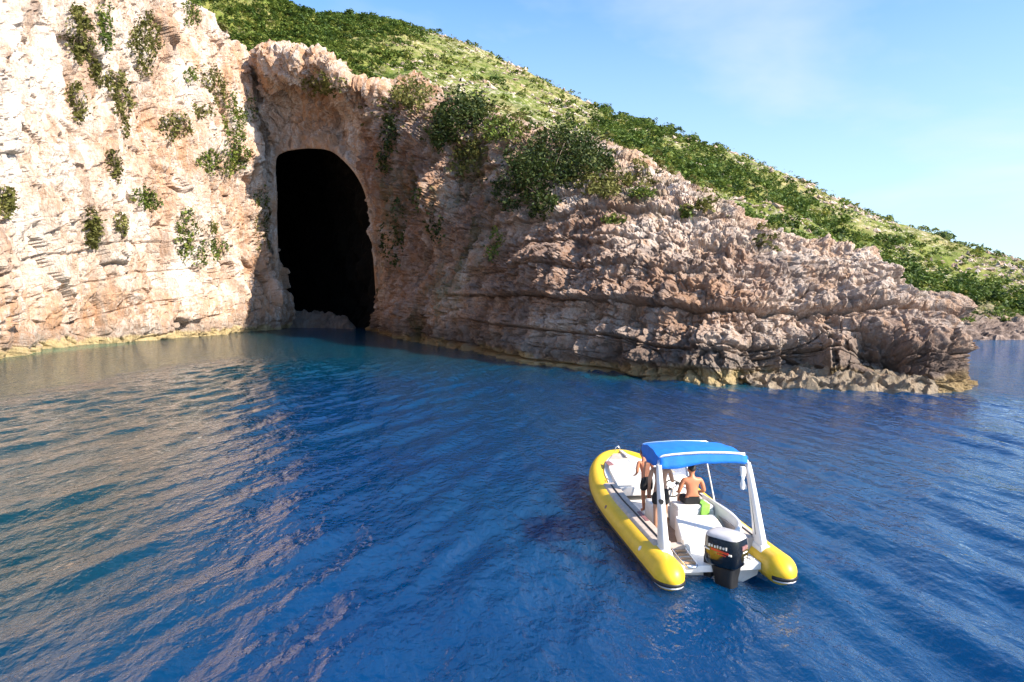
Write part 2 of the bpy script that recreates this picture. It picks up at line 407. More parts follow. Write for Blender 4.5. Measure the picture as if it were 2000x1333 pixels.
# ---- headland right of the cave: bedded, ledged, dropping to a point
head = [
    # waterline px,py      face points (px,py,depth) from low to crest
    ((736, 646), (735, 560, 120.5), (730, 460, 120.5), (722, 340, 121), (714, 250, 121), (714, 178, 122)),
    ((772, 660), (775, 570, 103), (772, 460, 105), (768, 350, 108), (764, 250, 112), (762, 185, 117)),
    ((832, 672), (840, 590, 88), (850, 480, 91), (852, 380, 95), (850, 290, 99), (846, 215, 106)),
    ((900, 683), (905, 610, 77), (915, 520, 80), (925, 420, 85), (940, 320, 91), (950, 235, 100)),
    ((1000, 703), (1004, 630, 63.5), (1010, 550, 66.5), (1015, 460, 71), (1018, 350, 78), (1015, 240, 91)),
    ((1150, 725), (1150, 660, 53), (1150, 580, 55.5), (1150, 490, 60), (1145, 400, 67), (1135, 275, 83)),
    ((1250, 738), (1255, 670, 48.5), (1258, 590, 51), (1262, 500, 55), (1265, 410, 62), (1262, 320, 76)),
    ((1360, 748), (1366, 680, 45.3), (1372, 600, 47.5), (1380, 520, 51.5), (1385, 445, 57), (1365, 372, 67)),
    ((1440, 752), (1448, 690, 44.2), (1456, 620, 46), (1468, 540, 49.5), (1478, 478, 54), (1480, 432, 61)),
    ((1590, 750), (1588, 700, 44.6), (1586, 630, 46), (1590, 560, 49), (1598, 510, 53), (1604, 472, 58)),
    ((1700, 756), (1698, 706, 43.2), (1694, 640, 45), (1690, 580, 48), (1690, 535, 51), (1700, 498, 55)),
    ((1790, 764), (1790, 716, 42), (1782, 668, 44), (1775, 625, 46.5), (1768, 592, 49), (1764, 566, 53)),
    ((1852, 764), (1852, 716, 42.3), (1846, 672, 44.5), (1840, 632, 47), (1838, 606, 49.5), (1836, 590, 52)),
    ((1880, 742), (1878, 712, 49), (1870, 676, 50.5), (1862, 640, 52), (1856, 612, 53.5), (1850, 595, 55)),
    ((1868, 716), (1866, 690, 58), (1860, 660, 58), (1852, 630, 58), (1846, 610, 58), (1840, 598, 59)),
    ((1810, 700), (1805, 680, 66), (1800, 655, 66), (1790, 625, 66), (1785, 608, 66), (1780, 600, 66)),
    ((1600, 690), (1600, 670, 72), (1600, 650, 72), (1600, 610, 72), (1600, 590, 72), (1600, 560, 72)),
]
ctrl = []
for i, colp in enumerate(head):
    wl = PW(*colp[0]); pts = [P(*q) for q in colp[1:]]
    out = np.array([wl[0] - pts[2][0], wl[1] - pts[2][1], 0]); out /= max(np.linalg.norm(out), .1)
    col = [wl + out * .9 + np.array([0, 0, -3]), wl] + pts
    cr = pts[-1]
    bk = np.array([.55, .83, 0]) if i < 9 else np.array([-.1, .99, 0])
    dz = (10, 5, 2, 0, -1, -1, -1.5, -2, -2, -2.5, -2.5, -2, -1.5, -.3, -.3, -.3, -.3)[i]
    s = 14 if i < 9 else 5 if i < 13 else .5
    col += [cr + bk * s + np.array([0, 0, dz * .8])]
    ctrl.append(col)
nu = [26, 30, 40, 54, 74, 60, 62, 52, 70, 56, 52, 44, 30, 22, 14, 14]
g, N = sheet(ctrl, nu, [8, 52, 58, 58, 60, 60, 24])
U, W_ = g.shape[:2]; V = g.reshape(-1, 3); N = N.reshape(-1, 3)
if (N @ np.array([-.6, -.8, 0])).mean() < 0: N = -N
uu = np.repeat(np.linspace(0, 1, U), W_)
cum = np.cumsum([0] + nu); ucol = np.interp(np.repeat(np.arange(U), W_), np.minimum(cum, U - 1), np.arange(len(cum)))
wv = V + .5 * np.stack([fbm(V / 4, 3, 371), fbm(V / 4, 3, 372), fbm(V / 4, 3, 373)], 1)
dist = sstep(45, 110, V[:, 1])                                    # rock further off is built coarser
D = (1.1 + .7 * dist) * fbm(V / (9 + 4 * dist)[:, None], 4, 301)
cid, e = voro(wv * np.array([1 / 3.4, 1 / 3.4, 1 / 2.6]), 321)
D += .8 * (cid - .5) - .35 * (1 - sstep(0, .05, e))
cid, e = voro(wv * np.array([1 / 1.2, 1 / 1.2, 1 / 1.5]), 331)
D += .55 * (cid - .5) - .22 * (1 - sstep(0, .07, e))
cid, e = voro(wv * np.array([1 / .5, 1 / .5, 1 / .8]), 341)
D += .20 * (cid - .5)
bedz = (V[:, 2] + .05 * (V[:, 0] - 10) + .3 * fbm(V / 9, 3, 351)) / 2.6
fl = ridged(wv * np.array([1 / 1.5, 1 / 1.5, 1 / 12]), 2, 345)
D += (.34 + .5 * dist) * fl
fl2 = ridged((wv + hash3(np.floor(bedz), 0 * bedz, 0 * bedz, 3)[:, None] * 7) * np.array([1 / .62, 1 / .62, 1 / 3.2]), 2, 346)
D += .21 * (1 - dist) * fl2 * sstep(-.3, .3, fbm(V / 5, 2, 347) + .2)
pit = fbm(V / .75, 3, 348); D -= .5 * sstep(.35, .8, pit)
# bedding planes, dipping gently to the right
bed = V[:, 2] + .05 * (V[:, 0] - 10) + .3 * fbm(V / 9, 3, 351)
bedamp = sstep(1.5, 4.5, ucol)
for th, amp, sd in ((2.6, 1.15, 8), (1.15, .3, 9)):
    k = np.floor(bed / th); fr = bed / th - k
    D += bedamp * amp * ((hash3(k, k * 0, k * 0, sd) - .5) - .45 * (fr - .5) - .5 * np.exp(-(np.minimum(fr, 1 - fr) / .035) ** 2))
D += .24 * fbm(V / .9, 4, 355, .6)
D -= .55 * np.exp(-((V[:, 2] - .55) / .5) ** 2) * sstep(1, 3, ucol)                # wave-cut notch
# hollows eaten into the point
for (hx, hy, hd, rad, dep) in ((1715, 690, 43.5, 2.0, 2.3), (1760, 715, 42.5, 1.9, 1.5), (1215, 610, 51, 1.6, 1.2), (1560, 690, 44.8, 1.5, 1.0), (1330, 655, 46, 1.3, .9)):
    c = P(hx, hy, hd); r = np.sqrt(((V - c) ** 2 * np.array([1, 1, .8])).sum(1)); D -= dep * (1 - sstep(rad * .3, rad, r))
# proud buttresses
for (hx, hy, hd, rad, dep) in ((1630, 690, 44.5, 1.4, 1.1), (1400, 680, 45, 2.2, .9), (1830, 660, 44, 1.4, .9), (870, 400, 94, 5, 2.2), (1240, 480, 55, 2.4, .8)):
    c = P(hx, hy, hd); r = np.sqrt(((V - c) ** 2 * np.array([1, 1, .35])).sum(1)); D += dep * (1 - sstep(rad * .2, rad, r))
low = sstep(-1.6, .8, V[:, 2])
Nd = N * np.array([1, 1, .55])
VH = V + Nd * (D * (.25 + .75 * low))[:, None]
ppx, ppy, _ = proj(VH)
tide, splash = rockmask(VH, 5, 2.1)
warm = np.clip(.15 + .5 * fbm(VH / np.array([7, 7, 12]), 3, 361), 0, 1)
warm = np.maximum(warm, (1 - sstep(2.2, 4.2, ucol)) * np.clip(.75 + .6 * fbm(VH / np.array([6, 6, 14]), 3, 362), 0, 1))
grey = np.clip(.35 + .6 * fbm(VH / 5, 3, 363), 0, 1)
moss = np.clip(sstep(.1, .6, fbm(VH / np.array([5, 5, 11]), 4, 364)) * (1 - sstep(3.2, 4.6, ucol)) * .8, 0, 1)
moss = np.maximum(moss, sstep(.1, .5, fbm(VH / 3, 4, 365)) * sstep(4.6, 5.4, np.tile(np.linspace(0, 7, W_), U)) * .5 * (1 - sstep(7, 9, ucol)))
tag(npmesh('headland', VH, gridfaces(U, W_), ROCK, attrs=dict(warm=warm, grey=grey, tide=tide, splash=splash, moss=moss, cave=0 * tide, red=np.clip(.75 - .38 * sstep(4.2, 6.5, ucol) + .6 * fbm(VH / 8, 3, 366) - .35 * sstep(4.3, 5.4, np.tile(np.linspace(0, 7, W_), U)), 0, 1))),
    'bedded limestone headland stepping down to the sea right of the cave', kind='structure')
SURF_H = (VH, N, ppx, ppy); ucol_h = ucol; head_u = np.arange(U)

# low wave-cut shelf at the foot of the point
lc = []
for px, py, wd, h in ((1470, 757, 1.2, .18), (1540, 760, 2.0, .32), (1620, 763, 2.4, .42), (1700, 766, 2.6, .45), (1790, 769, 2.6, .45), (1845, 767, 2.2, .4), (1868, 752, 1.6, .3)):
    q = PW(px, py); lc.append([(q[0], q[1], -1.4), (q[0], q[1] + .25, h * .2), (q[0], q[1] + .6, h), (q[0] - .1, q[1] + wd, h * 1.3), (q[0] - .1, q[1] + wd + 2.5, h * 1.6)])
g, N = sheet(lc, [30] * 6, [6, 8, 14, 12]); U, W_ = g.shape[:2]; V = g.reshape(-1, 3)
cid, e = voro(V / .7, 411); V = V + np.stack([.15 * (cid - .5), -.5 * (cid - .5) + .3 * fbm(V / 1.5, 3, 413), .45 * (cid - .5) + .35 * fbm(V / .7, 4, 412)], 1)
z0 = np.zeros(len(V))
tag(npmesh('rock_shelf', V, gridfaces(U, W_), ROCK, attrs=dict(warm=z0 + .3, grey=z0 + .9, tide=z0 + .3, splash=z0 + .75, moss=z0, cave=z0)), 'low yellowish wave-cut rock shelf at the foot of the point', kind='structure')

# ------------------------------------------------------------------ hillside behind
SKY = [(200, -420), (330, -240), (450, -75), (545, 2), (600, 32), (655, 44), (760, 46), (860, 74), (1000, 131), (1170, 217), (1290, 258), (1400, 293), (1550, 352), (1700, 421), (1850, 472), (2000, 516), (2150, 556), (2400, 592)]
skd = [150, 160, 172, 185, 195, 215, 235, 250, 240, 225, 215, 207, 196, 186, 178, 172, 165, 150]
BOT = [(200, -150, 140), (330, 20, 145), (450, 120, 150), (545, 135, 152), (600, 130, 146), (660, 160, 136), (740, 205, 126), (850, 245, 112), (960, 290, 103), (1110, 330, 93), (1230, 385, 86), (1360, 450, 80), (1500, 540, 78), (1660, 640, 80), (1800, 664, 93), (1960, 666, 96), (2120, 672, 92), (2350, 684, 80)]
ctrl = []
for (sx, sy), sd, (bx, by, bd) in zip(SKY, skd, BOT):
    A = P(bx, by, bd); B = P(sx, sy, sd); col = [A + np.array([0, -4, -3.5]), A]
    for f, lift in ((.12, .02), (.33, .02), (.6, .015)):
        q = A + (B - A) * f
        if bx > 1600: q[2] += (B[2] - A[2]) * (.07 if f < .2 else .02)
        col.append(q)
    col += [B, B + np.array([0, 30, -4.0]), B + np.array([0, 110, -60])]
    ctrl.append(col)
g, N = sheet(ctrl, [16] * 3 + [26] * 13 + [20], [6, 30, 46, 60, 70, 12, 8])
U, W_ = g.shape[:2]; V = g.reshape(-1, 3); N = N.reshape(-1, 3)
if N[:, 2].mean() < 0: N = -N
vrow = np.tile(np.interp(np.arange(W_), np.cumsum([0, 6, 30, 46, 60, 70, 12, 7]), np.arange(8)), U)
bump_ = 1.6 * fbm(V / 18, 4, 501) + .5 * fbm(V / 3.5, 4, 502) + .5 * ridged(V / 7, 3, 503)
near0 = 1 - sstep(2.0, 6.5, V[:, 2])
cid, e = voro(V / 2.2, 511); bump_ = bump_ * (1 - near0 * .6) + near0 * (1.2 * (cid - .5) + .6 * fbm(V / 1.2, 3, 512))
VHl = V + N * bump_[:, None] * (.7 - .3 * sstep(4.4, 5, vrow))[:, None]
hx, hy, hd = proj(VHl)
rockm = np.maximum(near0 * sstep(1500, 1700, hx), sstep(.45, .62, fbm(VHl / 6, 4, 521)) * .8 * (1 - sstep(2, 3.6, vrow)))
dry = np.clip(.25 + .6 * fbm(VHl / 12, 3, 522), 0, 1); dry = np.maximum(dry, (1 - sstep(1.6, 2.8, vrow)) * sstep(1150, 1300, hx) * .9)
dry = np.maximum(dry, sstep(4, 4.9, vrow) * sstep(820, 900, hx) * (1 - sstep(1300, 1500, hx)) * .8)
stony = np.clip(sstep(740, 840, hx) * (.45 + .6 * fbm(VHl / 14, 3, 523)), 0, 1)
tag(npmesh('hillside', VHl, gridfaces(U, W_), HILL, attrs=dict(rock=rockm, dry=dry, stony=stony)), 'green scrubby hillside falling to the right behind the headland', kind='structure')

# ------------------------------------------------------------------ sea
xs = np.concatenate([-26 - np.cumsum(np.geomspace(.14, 400, 60))[::-1], np.arange(-26, 26, .12), 26 + np.cumsum(np.geomspace(.14, 400, 60))])
ys = np.concatenate([6 - np.cumsum(np.geomspace(.14, 400, 50))[::-1], np.arange(6, 62, .12), 62 + np.cumsum(np.geomspace(.14, 400, 70))])
X, Y = np.meshgrid(xs, ys, indexing='ij')
rng = np.random.RandomState(4); Z = np.zeros_like(X)
near = (1 - sstep(24, 30, np.abs(X))) * sstep(0, 6.2, Y) * (1 - sstep(52, 68, Y))
gust = .75 + .35 * vnoise(np.stack([X.ravel() / 7, Y.ravel() / 11, 0 * X.ravel()], 1), 77).reshape(X.shape)
wl_ = 1 - sstep(-3.5, 2.5, X); wr_ = sstep(0, 6, X)
for k in range(64):
    lam = .45 * (3.4 / .45) ** rng.rand(); side = rng.rand() < .5
    crest = (R(16) if side else R(-10)) + rng.randn() * R(10)         # crest direction, clockwise from +Y
    kx, ky = math.cos(crest), -math.sin(crest)
    amp = .0074 * lam ** .95 * (.5 + rng.rand())
    wgt = (.45 + .75 * wl_) if side else (.45 + .65 * wr_)
    ph = 2 * math.pi / lam * (kx * X + ky * Y) + rng.rand() * 7
    ph = ph + .5 * np.sin(.37 * X * ky + .31 * Y * kx + k)
    Z += amp * wgt * (np.sin(ph) + .25 * np.sin(2 * ph + .8))
for k in range(26):                                                    # crossing chop
    lam = .4 + .7 * rng.rand(); a = rng.rand() * 6.28
    Z += .0016 * lam * np.sin(2 * math.pi / lam * (math.cos(a) * X + math.sin(a) * Y) + rng.rand() * 7)
lee = 1 - .55 * np.exp(-((X - 4.1) / 2.2) ** 2 - ((Y - 10.6) / 2.6) ** 2)          # calmer water in the lee of the boat
Z *= near * gust * lee
V = np.stack([X.ravel(), Y.ravel(), Z.ravel()], 1)
sh = 1 - sstep(.5, 4.5, np.abs(X + 50.5 + (Y < 64) * (Y - 64) * .4)); sh *= (1 - sstep(82, 95, Y)) * sstep(45, 60, Y)
cove = sstep(30, 70, Y) * (1 - sstep(5, 30, X)) * sstep(-45, -20, X)
teal = np.maximum(1 - sstep(-9, -2, X + .30 * (Y - 10)), 0) * sstep(3, 14, Y)
for (ax, ay) in ((14, 43.5), (20, 43), (25, 41.5), (8, 48)):
    sh = np.maximum(sh, .35 * (1 - sstep(.8, 4.0, np.sqrt((X - ax) ** 2 + ((Y - ay) * 1.2) ** 2))))
tag(npmesh('sea', V, gridfaces(len(xs), len(ys)), WATER, attrs=dict(shallow=sh.ravel(), cove=cove.ravel(), teal=teal.ravel(), far=(1 - near).ravel()), smooth=True), 'deep blue rippled sea', kind='structure')

# ------------------------------------------------------------------ vegetation
def leafquads(Cn, size, seed, up=.35, aspect=.62):
    """one small leaf-spray quad for each centre"""
    r = np.random.RandomState(seed); n = len(Cn)
    nrm = r.randn(n, 3); nrm[:, 2] = np.abs(nrm[:, 2]) + up; nrm /= np.linalg.norm(nrm, axis=1, keepdims=True)
    t = np.cross(nrm, r.randn(n, 3)); t /= np.maximum(np.linalg.norm(t, axis=1, keepdims=True), 1e-6)
    b = np.cross(nrm, t); s = (size * (.6 + .8 * r.rand(n)))[:, None] * .5
    a = aspect * (.7 + .6 * r.rand(n))[:, None]
    V = np.stack([Cn - t * s, Cn + b * s * a - t * s * .1, Cn + t * s + nrm * s * .2, Cn - b * s * a + t * s * .15], 1)
    return V.reshape(-1, 3), np.arange(4 * n).reshape(n, 4)
def branches(root, segs, sides=5):
    """a branching stem: one shared ring at the root, a tapered limb to each tip; segs are (tip, r0, r1)"""
    root = Vector(root); V = [root + Vector((math.cos(2 * math.pi * k / sides), math.sin(2 * math.pi * k / sides), 0)) * segs[0][1] for k in range(sides)]; Fq = []
    for tip, r0, r1 in segs:
        tip = Vector(tip); b = len(V)
        mid = root.lerp(tip, .5) + Vector((.04, -.05, .12)) * (tip - root).length
        for p, r in ((mid, (r0 + r1) / 2), (tip, r1)):
            for k in range(sides): V.append(p + Vector((math.cos(2 * math.pi * k / sides), math.sin(2 * math.pi * k / sides), .2 * (k % 2))) * r)
        for k in range(sides):
            j = (k + 1) % sides; Fq += [(k, j, b + j, b + k), (b + k, b + j, b + sides + j, b + sides + k)]
    return np.array([tuple(v) for v in V]), np.array(Fq)

def cliff_shrub(surf, spots, label, name='cliff_shrub', leaf=None, n=500, size=.42, depth=1.0, group='shrubs growing on the rock faces', cat='shrub', seed=0, mound=0.0):
    """foliage rooted on the rock: spots are (px, py, half width, half height, lean) ellipses seen on the face"""
    Vs, Ns, sx, sy = surf; r = np.random.RandomState(seed + 5); pts = []; nr = []; tot = sum(q[2] * q[3] for q in spots); root = None
    for (cx, cy, hw, hh, ln) in spots:
        xx = (sx - cx - ln * (sy - cy)) / hw; yy = (sy - cy) / hh; rr = xx ** 2 + yy ** 2
        idx = np.where(rr < 1.5)[0]
        if len(idx) == 0: continue
        # nearest layer only
        edge = 1.0 + .55 * fbm(np.stack([xx[idx] * 1.8 + cx, yy[idx] * 1.8 + cy, 0 * idx], 1), 3, seed)
        ok = idx[rr[idx] < edge]
        if len(ok) == 0: continue
        dmed = np.percentile(Vs[ok, 1], 30); ok = ok[Vs[ok, 1] < dmed + 14]
        k = max(20, int(n * hw * hh / tot)); ch = r.choice(ok, k)
        h = np.abs(r.randn(k)) * depth * .45 + mound * np.clip(1 - rr[ch], 0, 1) * r.rand(k) ** .5
        outw = Ns[ch] * np.array([1, 1, .5]) + np.array([0, 0, .5])
        p = Vs[ch] + outw * h[:, None] + r.randn(k, 3) * size * .5
        pts.append(p); nr.append(Vs[ch])
        if root is None: root = Vs[ok[np.argmin(rr[ok])]]
    p = np.concatenate(pts); q = np.concatenate(nr)
    o = thing(name, label, cat, tuple(root), 0, group)
    Vq, Fq = leafquads(p - root, size * np.ones(len(p)), seed)
    cl_ = fbm(p / 1.3, 2, seed + 3) * .32
    var = np.repeat(np.clip(.45 + cl_ + .22 * r.randn(len(p)), 0, 1), 4)
    npmesh('crown', Vq, Fq, leaf or LEAF, o, dict(var=var))
    Vq, Fq = branches((0, 0, 0), [(p[j] - root, .09, .02) for j in r.choice(len(p), 12)]); npmesh('trunk', Vq, Fq, WOOD, o)
    return o

LS = [  # the shrubs on the left wall
    ([(150, 68, 26, 44, .1)], 'tall green shrub patch near the top left of the sunlit cliff', 480),
    ([(202, 45, 13, 50, .1)], 'narrow strip of shrub running down between two upper left cliff shrubs', 240),
    ([(282, 88, 24, 52, -.12)], 'dark olive shrub below a brown crack high on the sunlit cliff', 480),
    ([(228, 182, 26, 34, .3), (242, 250, 6, 30, 0)], 'shrub with a thin tail hanging below it on the upper cliff', 420),
    ([(375, 22, 17, 34, .1)], 'bright green shrub at the frame top left of the cliff edge', 260),
    ([(420, 168, 20, 34, .35)], 'slanting shrub patch below the upper cliff edge', 320),
    ([(432, 28, 10, 26, .3)], 'thin shrub strip slanting along the upper cliff edge', 150),
    ([(458, 255, 19, 62, .08), (440, 318, 42, 26, -.2)], 'largest shrub on the sunlit cliff, shaped like a boot', 1100),
    ([(338, 245, 26, 26, .2)], 'loose shrub left of the small round one in mid cliff', 260),
    ([(394, 216, 18, 13, 0)], 'small round shrub in mid cliff above the boot shaped one', 160),
    ([(372, 148, 11, 15, 0)], 'small shrub tuft beside the slanting upper patch', 110),
    ([(150, 205, 12, 34, .25)], 'pale thin shrub clinging to a crack in the left part of cliff', 170),
    ([(222, 326, 11, 22, .1)], 'little shrub alone on the pale middle of the cliff', 130),
    ([(283, 392, 26, 17, .3)], 'flat shrub on a slanting ledge in mid cliff', 220),
    ([(181, 452, 12, 36, .1)], 'upright bright green shrub low on the left cliff', 260),
    ([(232, 440, 10, 18, .1)], 'small shrub just right of the upright low one', 110),
    ([(360, 455, 17, 40, -.1), (392, 492, 36, 24, -.3)], 'hook shaped shrub above the pale blocks near the waterline', 620),
    ([(406, 446, 18, 10, 0)], 'small flat shrub resting inside the hook shaped one', 140),
    ([(516, 440, 17, 46, -.1)], 'leafy shrub at the edge of the cave shadow', 420),
    ([(508, 382, 12, 20, 0)], 'small shrub just above the leafy one by the cave', 140),
    ([(6, 396, 14, 24, 0)], 'shrub cut by the left edge of the photo', 160),
    ([(186, 142, 9, 26, .1)], 'slim olive shrub right of the topmost left patch', 110),
    ([(487, 205, 8, 24, .1)], 'slim shrub high by the dark crack beside the cave', 110),
]
for i, (sp, lb, n) in enumerate(LS):
    cliff_shrub(SURF_L, [(a, b, c * 1.15, d * 1.12, e) for a, b, c, d, e in sp], lb, leaf=(LEAF_OLIVE, LEAF, LEAF_OLIVE)[i % 3], n=int(n * 3.6), size=.46, depth=.45, seed=600 + i)
HS = [  # shrubs on the cave brow and the headland
    (SURF_B, [(628, 168, 46, 18, 0)], 'low bushy shrub on the ledge over the cave mouth', LEAF_OLIVE, 700, .6, 1.0),
    (SURF_H, [(760, 285, 15, 60, -.1)], 'dark hanging shrub strip just right of the cave top', LEAF_BUSH, 600, .6, .6),
    (SURF_H, [(772, 455, 26, 60, 0)], 'dark ivy-like patch low on the ochre wall right of the cave', LEAF_BUSH, 700, .55, .3),
    (SURF_H, [(815, 395, 14, 26, 0)], 'small dark patch on the ochre wall between two larger ones', LEAF_BUSH, 160, .5, .3),
    (SURF_H, [(850, 440, 16, 34, .2)], 'dark patch right on the ochre wall near the cave', LEAF_BUSH, 260, .5, .4),
    (SURF_H, [(808, 190, 44, 24, 0)], 'olive bush on the clifftop right above the ochre wall', LEAF_OLIVE, 800, .6, 1.6),
    (SURF_H, [(900, 235, 46, 62, -.3), (935, 195, 42, 28, 0)], 'large dark bush spilling over the cliff right of the cave', LEAF_BUSH, 2600, .55, 2.2),
    (SURF_H, [(915, 318, 32, 40, -.2)], 'brownish green shrub hanging below the large dark bush', LEAF_OLIVE, 800, .5, 1.0),
    (SURF_H, [(985, 262, 36, 22, 0)], 'bright shrub between the dark bush and the white outcrop', LEAF, 700, .45, 1.2),
    (SURF_H, [(1100, 295, 58, 20, .2), (1150, 330, 46, 34, .2), (1060, 350, 56, 44, -.3)], 'broad spreading evergreen tree on top of the bedded cliff', LEAF_BUSH, 5200, .38, 2.4),
    (SURF_H, [(1060, 405, 36, 22, 0), (995, 385, 26, 30, 0)], 'dark shrub fringe hanging under the spreading evergreen', LEAF_BUSH, 1500, .36, 1.3),
    (SURF_H, [(1185, 372, 32, 18, 0)], 'olive scrub right of the spreading evergreen', LEAF_OLIVE, 800, .34, .9),
    (SURF_H, [(1255, 382, 24, 11, .3)], 'bright grassy tuft on the pale ledge', LEAF, 500, .28, .4),
    (SURF_H, [(970, 480, 14, 34, -.3)], 'small green streak in a gully of the bedded cliff', LEAF, 300, .38, .5),
    (SURF_H, [(1200, 432, 20, 7, 0)], 'tiny grass tuft on a ledge under the olive scrub', LEAF, 220, .26, .3),
    (SURF_H, [(1340, 418, 22, 7, .2)], 'thin line of grass on the upper ledge of the point', LEAF, 220, .26, .3),
]
for i, (sf, sp, lb, lf, n, sz, dp) in enumerate(HS):
    cliff_shrub(sf, sp, lb, leaf=lf, n=int(n * 1.3), size=sz, depth=dp, seed=700 + i, mound=1.2 if dp > 1.5 else 0)

# bushes standing out on the skyline
def ridge_bush(px, py, d, rad, label, seed, leaf=LEAF_DARK, tall=1.0):
    p0 = P(px, py, d); r = np.random.RandomState(seed); o = thing('hill_bush', label, 'bush', tuple(p0), 0, 'bushes on the hill skyline')
    n = 340; u = r.randn(n, 3); u /= np.linalg.norm(u, axis=1, keepdims=True)
    lob = 1 + .5 * fbm(u * 1.6 + seed, 3, seed); c = u * (r.rand(n) ** .4 * lob)[:, None] * rad * np.array([1, 1, .75 * tall]) + np.array([0, 0, rad * .75 * tall])
    V, Fq = leafquads(c, rad * .42 * np.ones(n), seed)
    npmesh('crown', V, Fq, leaf, o, dict(var=np.repeat(np.clip(.45 + .3 * r.randn(n), 0, 1), 4)))
    V, Fq = branches((0, 0, -1.0), [(tuple(c[j]), rad * .12, rad * .02) for j in r.choice(n, 7)]); npmesh('trunk', V, Fq, WOOD, o)
for i, (px, py, d, rad, lb, tl) in enumerate([
    (890, 88, 244, .9, 'tiny lone bush on the bare skyline left of the dark ridge trees', 1.0),
    (782, 50, 240, 1.0, 'small bush at the right end of the hilltop', 1.0),
    (1182, 224, 221, 2.4, 'uppermost dark bush where the treed skyline begins', .9),
    (1216, 236, 219, 2.2, 'dark bush second from the start of the treed skyline', .8),
    (1262, 252, 216, 2.8, 'wide dark bush in the treed skyline above the spreading evergreen', .8),
    (1306, 266, 213, 2.6, 'tall dark bush on the skyline above the pale rock steps', 1.0),
    (1352, 281, 209, 2.4, 'rounded dark bush midway along the treed skyline', .8),
    (1402, 297, 205, 2.0, 'dark bush at the lower end of the treed skyline', .9),
    (1560, 358, 194, 1.2, 'small bush on the thin skyline in mid slope', .8),
    (1737, 437, 182, 1.1, 'pointed little bush on the lower skyline', 1.5),
    (1842, 474, 176, 2.4, 'biggest round bush on the lower right skyline', .8),
    (1872, 483, 174, 1.5, 'smaller bush just right of the biggest skyline bush', .7),
    (1912, 493, 172, .9, 'little bush on the far right skyline', 1.2)]):
    ridge_bush(px, py, d, rad, lb, 800 + i, tall=tl)

# scrub covering the hill (one mass)
vis = np.where((vrow > .9) & (vrow < 5.02) & (hx > 380) & (hx < 2150) & (VHl[:, 2] > 2.5))[0]
def belt(x, y, v):
    """dark wood belt running down the slope"""
    top = np.interp(x, [1150, 1300, 1500, 1700, 1850, 2100], [215, 262, 345, 455, 545, 600]); bot = np.interp(x, [1150, 1300, 1500, 1700, 1850, 2100], [240, 345, 460, 575, 625, 650])
    return sstep(-14, 10, y - top) * (1 - sstep(-10, 20, y - bot)) * sstep(1130, 1200, x)
bl = belt(hx[vis], hy[vis], None) * np.clip(.75 + .9 * fbm(VHl[vis] / 7, 3, 533), .12, 1)
leftw = 1 - sstep(620, 800, hx[vis] - .35 * (hy[vis] - 100))
topw = sstep(590, 640, hx[vis]) * (1 - sstep(780, 850, hx[vis])) * (1 - sstep(55, 95, hy[vis]))
cliffw = (1 - sstep(1.5, 2.6, vrow[vis])) * (1 - sstep(1150, 1300, hx[vis]))
dens = np.clip(.26 + .5 * fbm(VHl[vis] / 9, 3, 531), .03, 1); dens = np.maximum.reduce([dens, bl, .9 * leftw, topw, .75 * cliffw]); dens *= (1 - .85 * near0[vis])
area = np.ones(len(vis)) * (hd[vis] / 150) ** 1.2
rs = np.random.RandomState(9); pr = dens * area; pr /= pr.sum()
def scrub(name, label, n, wts, rad, k, leaf, seed, bias, lsz=.62):
    r = np.random.RandomState(seed); wts = wts / wts.sum(); ch = r.choice(vis, n, p=wts); c = VHl[ch] + r.randn(n, 3) * .5
    rd = rad[0] + (rad[1] - rad[0]) * r.rand(n) ** 1.7
    u = r.randn(n, k, 3); u /= np.linalg.norm(u, axis=2, keepdims=True); u[:, :, 2] = np.abs(u[:, :, 2]) * .9
    p = c[:, None] + u * (rd[:, None] * (.55 + .45 * r.rand(n, k)))[:, :, None]
    p = p.reshape(-1, 3); V, Fq = leafquads(p, np.repeat(rd * lsz, k), seed, .6)
    var = np.clip(np.repeat(bias + .25 * r.randn(n), k) + .16 * r.randn(n * k), 0, 1)
    tag(npmesh(name, V, Fq, leaf, attrs=dict(var=np.repeat(var, 4))), label, kind='stuff')
scrub('hillside_scrub', 'low green scrub covering the hillside', 8500, pr, (.35, 1.3), 24, LEAF, 541, .55)
scrub('hillside_wood', 'dark green belt of bushes running down the hillside', 2600, (np.maximum.reduce([bl, .28 * leftw, topw, .12 * cliffw]) + .012) * area, (.7, 2.1), 70, LEAF_DARK, 542, .55, .40)
scrub('dry_grass', 'straw coloured tufts on the slope', 3500, (dry[vis] + .05) * (1 - bl) * (1 - leftw) * area, (.2, .6), 10, LEAF_OLIVE, 543, .8)
# scrub creeping over the lip of the headland
lip = np.where((np.tile(np.linspace(0, 7, len(VH) // len(head_u)), len(head_u)) > 5.3) & (ucol_h < 8.3) & (fbm(VH / 4, 3, 561) > np.interp(ucol_h, [0, 3, 4.5, 6, 8.3], [-.45, -.45, -.1, .1, .25])))[0]
vis_keep = vis; vis = lip; sv_ = VHl; VHl = VH
scrub('clifftop_scrub', 'green scrub creeping over the lip of the headland', 700, np.ones(len(lip)), (.25, .8), 30, LEAF_OLIVE, 545, .45)
vis = vis_keep; VHl = sv_
